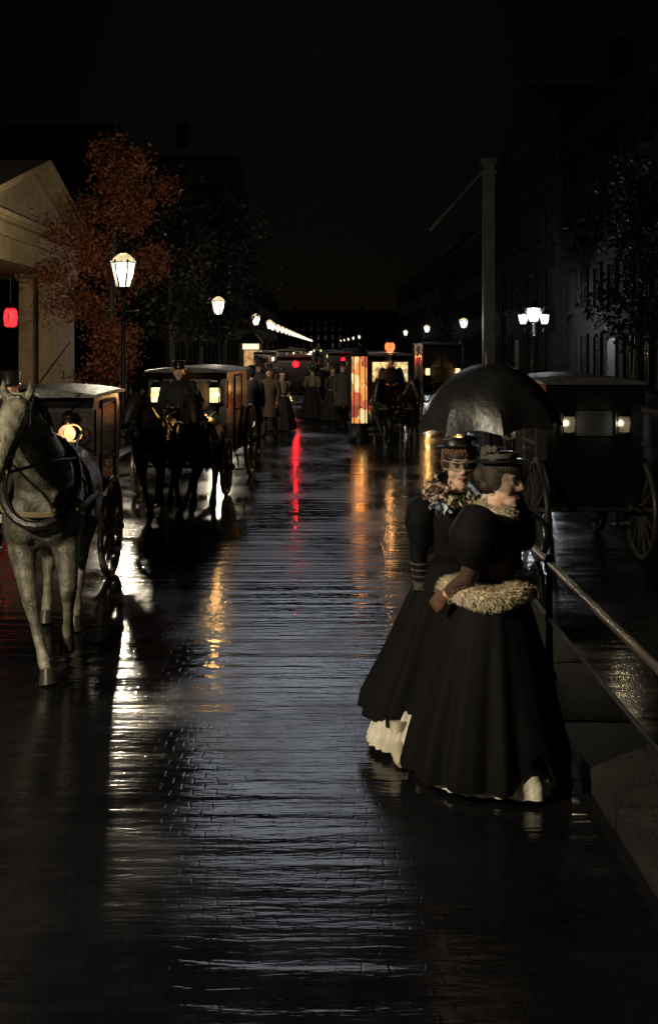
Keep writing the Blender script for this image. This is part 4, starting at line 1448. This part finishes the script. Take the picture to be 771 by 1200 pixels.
# ---- woman in profile (in front)
def woman_side():
    Y0 = 5.5
    loc = (X(578, Y0), Y0, 0)
    rz = R(58)
    t = thing('person', 'woman in black bell skirt and fur-edged jacket in profile, nearest under the umbrella', 'woman', loc, rz)
    b = MB()
    mt = head_pieces(b, (.015, -.055, 1.555), R(-14), R(4), 1.10)
    upper_body(b, 1.345, 1.05)
    shr, elr, wrr = Vector((-.165, .0, 1.31)), Vector((-.235, .05, 1.075)), Vector((-.235, .17, .985))
    b.tube([shr, (shr + elr) / 2, elr, (elr + wrr) / 2, wrr], [.052, .046, .039, .034, .024], 10)
    shl, ell, wrl = Vector((.165, .0, 1.31)), Vector((.25, -.02, 1.08)), Vector((.215, .02, 1.19))
    b.tube([shl, (shl + ell) / 2, ell, (ell + wrl) / 2, wrl], [.052, .046, .039, .034, .024], 10)
    hand_pieces(b, wrr, (.1, .55, -.55), (.9, .0, -.2), .8, 1)
    hand_pieces(b, wrl, (.0, .1, 1), (-.2, 1, 0), 1.1, -1)
    for dx, dy in ((-.08, .12), (.09, -.12)):
        b.tube([(dx, 0, .95), (dx, dy * .6, .5), (dx, dy, .10)], [.085, .06, .038], 10)
    link('body', fuse(b, .0065, 2), M['skin'], t)
    face_parts(t, mt)
    MB().loft([ring_pts((0, oy, z), rx, ry, 28) for z, rx, ry, oy in ((.98, .155, .135, 0), (1.05, .120, .105, 0), (1.13, .135, .118, -.005), (1.24, .165, .145, -.012), (1.32, .168, .122, -.005), (1.375, .10, .085, 0), (1.405, .066, .064, -.005))]).build('jacket', M['brown_wool'], t, 60)
    for s, A, B_, C_ in ((-1, shr, elr, wrr), (1, shl, ell, wrl)):
        sv = MB().tube([A + Vector((-s * .05, 0, .055)), A + Vector((s * .02, 0, .06)), A + Vector((s * .055, 0, .0)), A + Vector((s * .06, .01, -.075)), A.lerp(B_, .62), A.lerp(B_, .75)], [.05, .12, .148, .135, .075, .05], 20)
        for k in range(9):
            a = 2 * PI * k / 9
            sv.ball(A + Vector((s * .05 + .06 * math.cos(a), .105 * math.sin(a), -.01 + .05 * math.cos(a * 2))), (.05, .05, .085), 10, 8)
        sv.build('puff_sleeve', M['black_wool'], t, 60)
        MB().tube([A.lerp(B_, .6), B_, B_.lerp(C_, .5), C_.lerp(B_, .12)], [.05, .05, .043, .034], 14).build('lower_sleeve', M['brown_wool'], t, 60)
    g = MB()
    hand_pieces(g, wrr, (.1, .55, -.55), (.9, .0, -.2), .8, 1, 1.12)
    link('glove', fuse(g, .005, 1, 'glove'), M['glove'], t)
    # fur edge of the jacket
    pts = []
    for k in range(33):
        a = 2 * PI * k / 32
        x, y = .215 * math.cos(a), .20 * math.sin(a)
        pts.append((x - .01, y + .035, .985 - .03 * math.cos(a - R(60)) + .018 * math.sin(3 * a) - .25 * -y * .4))
    fur('fur_hem', M['fur'], t, pts, .050, 6500, .026, 4)
    MB().loft([ring_pts((-.01, .03, z), rx, ry, 28) for z, rx, ry in ((.99, .20, .185), (1.03, .16, .15), (1.06, .125, .112))]).build('peplum', M['brown_wool'], t, 60)
    cp = []
    for k in range(25):
        a = 2 * PI * k / 24
        cp.append((.078 * math.cos(a), -.01 + .074 * math.sin(a), 1.40 + .012 * math.sin(a)))
    fur('fur_collar', M['fur'], t, cp, .038, 2600, .020, 9)
    # bell skirt
    sk = bell([(0, 0, 1.05, .122, .108, 0), (0, .01, .97, .195, .185, .01), (0, .02, .8, .255, .25, .015), (0, .03, .55, .33, .325, .03), (0, .04, .25, .405, .40, .045), (0, .04, .075, .445, .435, .055, -.03, -.02), (0, .04, .045, .445, .432, .05, -.03, -.02), (0, .04, .06, .425, .412, .045, -.03, -.02)], 140, 12, .2)
    for v in sk.bm.verts:
        da = math.atan2(v.co.y - .04, v.co.x) - R(-122)
        da = (da + PI) % (2 * PI) - PI
        if v.co.z < .6:
            g_ = math.exp(-(da / .19) ** 2) * (1 - v.co.z / .6)
            v.co.z += .20 * g_
            v.co.x *= 1 + .04 * g_
            v.co.y *= 1 + .04 * g_
    sk.build('skirt', M['black_wool'], t, 70)
    # white petticoat showing where the hem is caught up
    pk = bell([(0, .03, .5, .30, .295, .01), (0, .04, .2, .365, .36, .02), (0, .04, .10, .388, .38, .02), (0, .04, .03, .40, .392, .022), (0, .04, .045, .36, .35, .02)], 150, 29, .6)
    for v in pk.bm.verts:
        da = (math.atan2(v.co.y - .04, v.co.x) - R(-122) + PI) % (2 * PI) - PI
        if v.co.z < .15:
            g_ = math.exp(-(da / .26) ** 2)
            v.co.x *= 1 + .19 * g_
            v.co.y = .04 + (v.co.y - .04) * (1 + .19 * g_)
    pk.build('petticoat', M['petticoat'], t, 70)
    hb = MB().ball((0, .032, .055), (.086, .096, .088), 20, 12)
    hb.ball((0, .125, .02), (.052, .05, .055)).ball((0, .095, -.02), (.055, .04, .04))
    for k in range(14):
        a = R(205 + 130 * k / 13)
        hb.ball((.076 * math.cos(a), .02 + .094 * math.sin(a), .082), (.016, .015, .018), 8, 6)
    for s in (-1, 1):
        hb.ball((s * .074, .02, .025), (.018, .045, .05), 10, 8)
    hb.bm.transform(mt)
    hb.build('hair', M['hair'], t)
    ht = MB().lathe([(.02, .102), (.125, .108), (.138, .113), (.12, .119), (.085, .121), (.083, .15), (.075, .157), (.01, .159)], (0, .025, 0), 28)
    ht.bm.transform(mt @ Matrix.Rotation(R(-7), 4, 'X'))
    ho = ht.build('hat', M['black_silk'], t)
    bd = MB().lathe([(.092, .128), (.094, .145), (.092, .15)], (0, .02, 0), 28)
    for k in range(9):
        a = k * .7
        bd.ball((-.07 + .02 * math.cos(a), .02 + .04 * math.sin(a), .165 + .01 * math.sin(2 * a)), (.018, .018, .02), 8, 6)
    bd.bm.transform(mt @ Matrix.Rotation(R(-7), 4, 'X'))
    bd.build('hat_band', M['coat_grey'], ho)
    vl = MB()
    ring = lambda z, o: [((.096 + o) * math.cos(R(180 + 180 * k / 20)), .0 + (.112 + o) * math.sin(R(180 + 180 * k / 20)), z) for k in range(21)]
    vl.loft([ring(.10, .02), ring(.05, .008), ring(-.02, .003)], False, False)
    vl.bm.transform(mt)
    vl.build('veil', M['net'], t, 60)
    for dx, dy in ((-.08, .10), (.09, -.16)):
        MB().tube([(dx, dy + .06, .19), (dx, dy + .05, .09), (dx, dy - .02, .045), (dx, dy - .10, .035), (dx, dy - .15, .028)], [.046, .046, .044, .036, .018], 12).box((dx, dy + .075, .022), (.05, .05, .044), bevel=.008).build('boot', M['boot'], t)
    return t, loc, rz, wrl


_w, wloc, wrz, wl_ = woman_side()
grip = Matrix.Translation(wloc) @ Matrix.Rotation(wrz, 4, 'Z') @ Vector((wl_.x - .01, wl_.y + .045, wl_.z + .06))


# ---- umbrella
def umbrella(label, loc, apex_h, r, drop, tilt=(0, 0), scale=1.0, mat='black_silk'):
    t = thing('umbrella', label, 'umbrella', loc)
    t.rotation_euler = (tilt[0], tilt[1], 0)
    n = 8
    sub = 8
    b = MB()
    rings = []
    for j in range(13):
        f = j / 12
        ring = []
        for k in range(n * sub):
            a = 2 * PI * k / (n * sub)
            u = (k % sub) / sub
            sag = 1 - .10 * f * math.sin(PI * u) - 0.035 * f * f * math.sin(PI * u)
            ang = f * R(74)
            rr = r * math.sin(ang) / math.sin(R(74)) * sag
            z = apex_h - drop * (1 - math.cos(ang)) / (1 - math.cos(R(74))) + .03 * f * f * math.sin(PI * u)
            ring.append((max(rr, .004) * math.cos(a), max(rr, .004) * math.sin(a), z))
        rings.append(ring)
    inner = [[(x * .994, y * .994, z - .002) for (x, y, z) in ring] for ring in reversed(rings)]
    b.loft(rings + inner)
    b.build('canopy', M[mat], t, 35)
    st = MB().tube([(0, 0, apex_h - .01), (0, 0, apex_h + .06)], [.008, .005], 8)
    st.tube([(0, 0, apex_h - 1.0), (0, 0, apex_h)], .009, 8)
    st.build('stick', M['wood'], t)
    MB().tube([(0, 0, apex_h - .94), (0, 0, apex_h - 1.05), (.02, 0, apex_h - 1.10), (.06, 0, apex_h - 1.11), (.085, 0, apex_h - 1.08)], .014, 8).build('handle', M['wood'], t)
    for k in range(n):
        a = 2 * PI * k / n
        c, s = math.cos(a), math.sin(a)
        rb = MB()
        pts = []
        for j in range(0, 13, 2):
            ang = j / 12 * R(74)
            rr = r * math.sin(ang) / math.sin(R(74)) * .975
            z = apex_h - drop * (1 - math.cos(ang)) / (1 - math.cos(R(74))) - .010
            pts.append((rr * c, rr * s, z))
        rb.tube(pts, .0035, 5)
        rb.tube([(0.01 * c, .01 * s, apex_h - drop * .95), (r * .5 * c, r * .5 * s, apex_h - drop * .22)], .003, 5)
        rb.build('rib', M['iron'], t)
    return t


umbrella('open black umbrella held over the two women', (grip.x + grip.z * math.tan(R(3.5)), grip.y, 0), Z(425, grip.y), .405, .37, (0, R(-3.5)))


# ---- ordinary passers-by
def man_meshes():
    b = MB()
    head_pieces(b, (0, -.01, 1.60), 0)
    upper_body(b, 1.42, 1.05, .2)
    arms = []
    for s in (-1, 1):
        A, B_, C_ = Vector((s * .19, 0, 1.40)), Vector((s * .245, .03, 1.12)), Vector((s * .235, -.06, .88))
        arms.append((A, B_, C_))
        b.tube([A, (A + B_) / 2, B_, (B_ + C_) / 2, C_], [.06, .05, .042, .038, .028], 10)
        hand_pieces(b, C_, (0, -.1, -1), (-s, 0, 0), .5, s)
    for s, dy in ((-1, -.14), (1, .16)):
        b.tube([(s * .09, 0, .95), (s * .10, dy * .5, .5), (s * .10, dy, .08)], [.09, .065, .045], 10)
    body = fuse(b, .011, 2)
    ct = MB().loft([ring_pts((0, oy, z), rx, ry, 28, 5, am) for z, rx, ry, oy, am in ((.52, .27, .23, .01, .03), (.75, .235, .19, .0, .02), (1.05, .19, .145, 0, .005), (1.25, .215, .155, -.005, 0), (1.40, .215, .13, 0, 0), (1.46, .11, .10, 0, 0), (1.50, .075, .075, 0, 0))])
    for (A, B_, C_) in arms:
        ct.tube([A + Vector((0, 0, -.03)), A.lerp(B_, .5), B_, C_ + (B_ - C_) * .05], [.082, .074, .063, .05], 12).ball(A + Vector((0, 0, -.03)), (.082, .085, .085), 14, 8)
    coat = ct.mesh('overcoat', 60)
    tr = MB()
    for s, dy in ((-1, -.14), (1, .16)):
        tr.tube([(s * .085, 0, .75), (s * .10, dy * .5, .45), (s * .10, dy, .06)], [.10, .075, .062], 12)
    trs = tr.mesh('trousers', 60)
    boots = [MB().tube([(s * .10, dy + .05, .10), (s * .10, dy + .02, .05), (s * .10, dy - .09, .04), (s * .10, dy - .17, .03)], [.05, .052, .045, .025], 10).mesh('boot', 60) for s, dy in ((-1, -.14), (1, .16))]
    hat = MB().lathe([(.02, .062), (.135, .066), (.142, .075), (.095, .078), (.086, .085), (.082, .17), (.092, .225), (.085, .23), (.01, .232)], (0, .01, 1.60), 22).mesh('top_hat', 40)
    hr = MB().ball((0, .035, 1.632), (.081, .088, .078)).mesh('hair')
    return dict(body=body, overcoat=coat, trousers=trs, boot=boots, hat=hat, hair=hr)


def lady_meshes():
    b = MB()
    head_pieces(b, (0, -.01, 1.50), 0)
    upper_body(b, 1.31, 1.0)
    arms = []
    for s in (-1, 1):
        A, B_, C_ = Vector((s * .16, 0, 1.28)), Vector((s * .22, .03, 1.04)), Vector((s * .15, -.12, .95))
        arms.append((A, B_, C_))
        b.tube([A, (A + B_) / 2, B_, (B_ + C_) / 2, C_], [.052, .046, .039, .034, .025], 10)
        hand_pieces(b, C_, (-s * .7, -.6, 0), (0, .2, -1), .5, s)
    b.tube([(-.06, 0, .9), (-.07, 0, .1)], [.08, .04], 8).tube([(.06, 0, .9), (.07, 0, .1)], [.08, .04], 8)
    body = fuse(b, .011, 2)
    ct = MB().loft([ring_pts((0, 0, z), rx, ry, 26) for z, rx, ry in ((.93, .17, .15), (1.0, .125, .11), (1.15, .155, .135), (1.27, .17, .12), (1.33, .09, .08), (1.36, .065, .063))])
    for (A, B_, C_) in arms:
        ct.tube([A + Vector((0, 0, -.03)), A + Vector((0, 0, -.08)), A.lerp(B_, .6), B_, C_], [.095, .095, .07, .052, .04], 12).ball(A + Vector((0, 0, -.03)), (.095, .095, .075), 14, 8)
    jacket = ct.mesh('jacket', 60)
    skirt = bell([(0, 0, 1.0, .125, .11, 0), (0, 0, .92, .19, .17, .01), (0, .02, .6, .28, .26, .02), (0, .04, .1, .39, .37, .05), (0, .04, .03, .40, .38, .05), (0, .04, .05, .36, .34, .05)], 70, 11).mesh('skirt', 70)
    hat = MB().lathe([(.02, .078), (.155, .082), (.165, .09), (.09, .1), (.085, .15), (.01, .16)], (0, .01, 1.50), 20).ball((.05, .02, 1.66), (.05, .04, .04)).mesh('hat', 40)
    hr = MB().ball((0, .035, 1.535), (.082, .09, .08)).ball((0, .12, 1.52), .045).mesh('hair')
    return dict(body=body, jacket=jacket, skirt=skirt, hat=hat, hair=hr)


MAN, LADY = man_meshes(), lady_meshes()


def person(kind, label, loc, rz, coat, low='coat_black', hat='silk_hat', scale=1.0, group=None):
    ms = MAN if kind == 'man' else LADY
    t = thing('person', label, kind if kind == 'man' else 'woman', loc, rz, group)
    t.scale = (scale,) * 3
    mats = dict(body='skin', overcoat=coat, jacket=coat, trousers=low, skirt=low, boot='boot', hat=hat, hair='hair')
    for n_, me in ms.items():
        for m1 in (me if isinstance(me, list) else [me]):
            o = link(n_, m1, M[mats[n_]], t)
            o.material_slots[0].link = 'OBJECT'
            o.material_slots[0].material = M[mats[n_]]
    return t


# crowd further down the street
CG = 'pedestrians far down the street'
crowd = [
    ('man', 296, 23.5, 170, 'coat_black', 'man in black overcoat and top hat just past the big carriage wheel'),
    ('man', 316, 25.5, -20, 'coat_brown', 'man in brown overcoat standing out from the crowd left of the red lamp'),
    ('woman', 331, 27.5, 30, 'coat_pale', 'woman in pale jacket in front of the carriage with the red tail lamp'),
    ('man', 303, 30, 10, 'coat_grey', 'man in grey overcoat behind the big carriage wheel'),
    ('woman', 366, 32, 190, 'coat_pale', 'woman in pale jacket right of the carriage with the red tail lamp'),
    ('man', 377, 33, 170, 'coat_black', 'man in black overcoat at the middle of the street right of the red lamp'),
    ('woman', 390, 31, 10, 'coat_brown', 'woman in brown jacket in the middle of the street'),
    ('man', 402, 30, 0, 'coat_grey', 'man in grey overcoat close left of the lit advertising column'),
    ('man', 312, 36, 0, 'coat_black', None), ('woman', 322, 40, 0, 'coat_grey', None), ('man', 371, 42, 180, 'coat_brown', None), ('woman', 385, 44, 0, 'coat_pale', None),
    ('man', 407, 40, 20, 'coat_pale', None), ('man', 300, 44, 0, 'coat_brown', None), ('woman', 328, 47, 40, 'coat_pale', None), ('woman', 375, 50, 0, 'coat_red', None), ('man', 392, 56, 0, 'coat_black', None),
    ('man', 333, 58, 0, 'coat_black', None), ('woman', 365, 60, 0, 'coat_grey', None), ('man', 356, 66, 0, 'coat_black', None)]
for i, (k, px, Y, a, c_, lab) in enumerate(crowd):
    if lab:
        person(k, lab, (X(px, Y), Y, 0), R(a), c_)
    else:
        person(k, 'tiny dark pedestrian in the crowd at the far end of the street', (X(px, Y), Y, 0), R(a), c_, group=CG)


# ---- coachmen
def coachman_meshes():
    b = MB()
    head_pieces(b, (0, -.04, .80), 0, R(6))
    upper_body(b, .62, .15, .2)
    arms = []
    for s in (-1, 1):
        A, B_, C_ = Vector((s * .20, 0, .60)), Vector((s * .27, -.06, .33)), Vector((s * .10, -.33, .30))
        arms.append((A, B_, C_))
        b.tube([A, (A + B_) / 2, B_, (B_ + C_) / 2, C_], [.06, .05, .044, .038, .028], 10)
        hand_pieces(b, C_, (-s * .5, -.8, 0), (0, .2, -1), 1.0, s)
        b.tube([(s * .10, -.02, .09), (s * .13, -.38, .10), (s * .12, -.46, -.30)], [.09, .075, .05], 10)
    body = fuse(b, .011, 2)
    ct = MB().loft([ring_pts((0, oy, z), rx, ry, 26) for z, rx, ry, oy in ((-.02, .24, .2, -.02), (.12, .23, .19, -.02), (.35, .225, .17, 0), (.52, .24, .165, 0), (.62, .20, .13, 0), (.67, .11, .10, -.01), (.71, .08, .08, -.015))])
    ct.loft([ring_pts((0, .0, z), rx, ry, 26) for z, rx, ry in ((.40, .30, .21), (.52, .275, .19), (.62, .20, .14), (.67, .11, .11))])
    for (A, B_, C_) in arms:
        ct.tube([A, A.lerp(B_, .5), B_, C_ + (B_ - C_) * .1], [.09, .085, .07, .055], 12).ball(A, (.09, .09, .09), 14, 8)
    for s in (-1, 1):
        ct.tube([(s * .10, -.02, .11), (s * .14, -.40, .11), (s * .13, -.47, -.12)], [.12, .105, .095], 12)
    coat = ct.mesh('greatcoat', 60)
    boots = []
    for s in (-1, 1):
        bo = MB()
        bo.tube([(s * .12, -.46, -.10), (s * .12, -.46, -.30), (s * .12, -.50, -.36), (s * .12, -.62, -.37)], [.065, .055, .05, .03], 10)
        boots.append(bo.mesh('boot', 60))
    hat = MB().lathe([(.02, .062), (.135, .066), (.142, .075), (.095, .078), (.088, .085), (.084, .15), (.092, .195), (.085, .2), (.01, .202)], (0, -.03, .80), 22).mesh('top_hat', 40)
    return dict(body=body, greatcoat=coat, boot=boots, hat=hat)


CM = coachman_meshes()


def coachman(label, loc, rz=0.0):
    t = thing('person', label, 'coachman', loc, rz)
    mats = dict(body='skin', greatcoat='coat_black', boot='boot', hat='silk_hat')
    for n_, me in CM.items():
        for m1 in (me if isinstance(me, list) else [me]):
            link(n_, m1, M[mats[n_]], t)
    return t


coachman('coachman in top hat on the box of the four-wheeled carriage', (PXC - .05, 15.76, 1.06))
coachman('coachman in dark greatcoat driving the cab behind the grey horse', (-2.88, 9.48, 1.06))
coachman('coachman on the box of the omnibus with the orange roof lamp', (X(457, OMB), OMB - .3, 1.06))
wp = MB()
wp.tube([(X(40, 9.0), 9.0, Z(458, 9.0)), (X(62, 8.9), 8.9, Z(428, 8.9)), (X(83, 8.8), 8.8, Z(400, 8.8))], [.012, .009, .004], 6)
wp.tube([(X(40, 9.0), 9.0, Z(458, 9.0)), (-2.78, 9.15, 1.36)], [.012, .014], 6)
tag(wp.build('whip', M['leather'], None), 'thin coachman whip slanting up behind the grey horse', 'whip')

# ------------------------------------------------------------------ lit advertising column and kiosk
Yk = 24.2
t = thing('advertising_column', 'narrow backlit advertising column with orange posters in the middle of the street', 'advertising column', (X(421, Yk), Yk, 0))
MB().lathe([(.26, 0), (.26, .12), (.21, .2), (.205, .42), (.23, .45)], n=16).build('base', M['iron'], t)
for k in range(8):
    a0, a1 = 2 * PI * k / 8 + .04, 2 * PI * (k + 1) / 8 - .04
    rings = []
    for z in (.46, 2.02):
        o_ = [(.185 * math.cos(a0 + (a1 - a0) * q / 4), .185 * math.sin(a0 + (a1 - a0) * q / 4), z) for q in range(5)]
        i_ = [(.165 * math.cos(a0 + (a1 - a0) * q / 4), .165 * math.sin(a0 + (a1 - a0) * q / 4), z) for q in range(5)]
        rings.append(o_ + i_[::-1])
    MB().loft(rings).build('poster_panel', M['poster_pale' if k in (3,) else 'poster_warm'], t, 30)
for z in (.8, 1.25, 1.7):
    flame(POSTER, t, (0, 0, z))
fr = MB()
for k in range(8):
    a = 2 * PI * k / 8
    fr.tube([(.186 * math.cos(a), .186 * math.sin(a), .44), (.186 * math.cos(a), .186 * math.sin(a), 2.04)], .012, 6)
fr.build('frame', M['iron'], t)
MB().lathe([(.22, 2.03), (.24, 2.08), (.20, 2.12), (.16, 2.17), (.07, 2.24), (.02, 2.27), (.03, 2.3), (.005, 2.36)], n=16).build('cap', M['iron'], t)

Yk = 64.0
t = thing('kiosk', 'small street kiosk with a lit hatch and bright sign under the third lamp', 'kiosk', (X(294, Yk), Yk, KERB_Z))
MB().box((0, 0, 1.15), (1.3, 1.3, 2.3)).build('cabin', M['kiosk_wood'], t, 0)
MB().lathe([(1.15, 2.3), (.6, 2.75), (.1, 2.95)], n=4, rot=PI / 4).build('roof', M['slate'], t, 0)
MB().box((0.05, -.67, 1.35), (.85, .05, 1.0)).build('hatch', M['shop_light'], t, 0)
MB().box((0.05, -.70, 2.08), (1.0, .07, .34), bevel=.01).build('sign', M['shop_sign'], t, 0)
MB().box((0.05, -.80, .80), (1.1, .3, .05)).build('counter', M['kiosk_wood'], t, 0)

# ------------------------------------------------------------------ railing along the island
t = thing('railing', 'low iron railing with a worn handrail along the right kerb', 'railing', (KR + .10, 6.7, KERB_Z))
ytop = [-6.0, 7.6]
MB().tube([(0, -6.0, .76), (0, 5.22, .76)], .024, 10).build('handrail', M['rail'], t)
MB().tube([(0, -6.0, .40), (0, 5.22, .40)], .013, 8).build('lower_rail', M['iron'], t)
for k in range(5):
    y = -5.2 + k * 2.6
    MB().lathe([(.05, 0), (.05, .03), (.028, .06), (.022, .38), (.03, .40), (.022, .42), (.02, .70), (.034, .74), (.034, .78), (.012, .82)], (0, y, 0), 10).build('post', M['iron'], t)
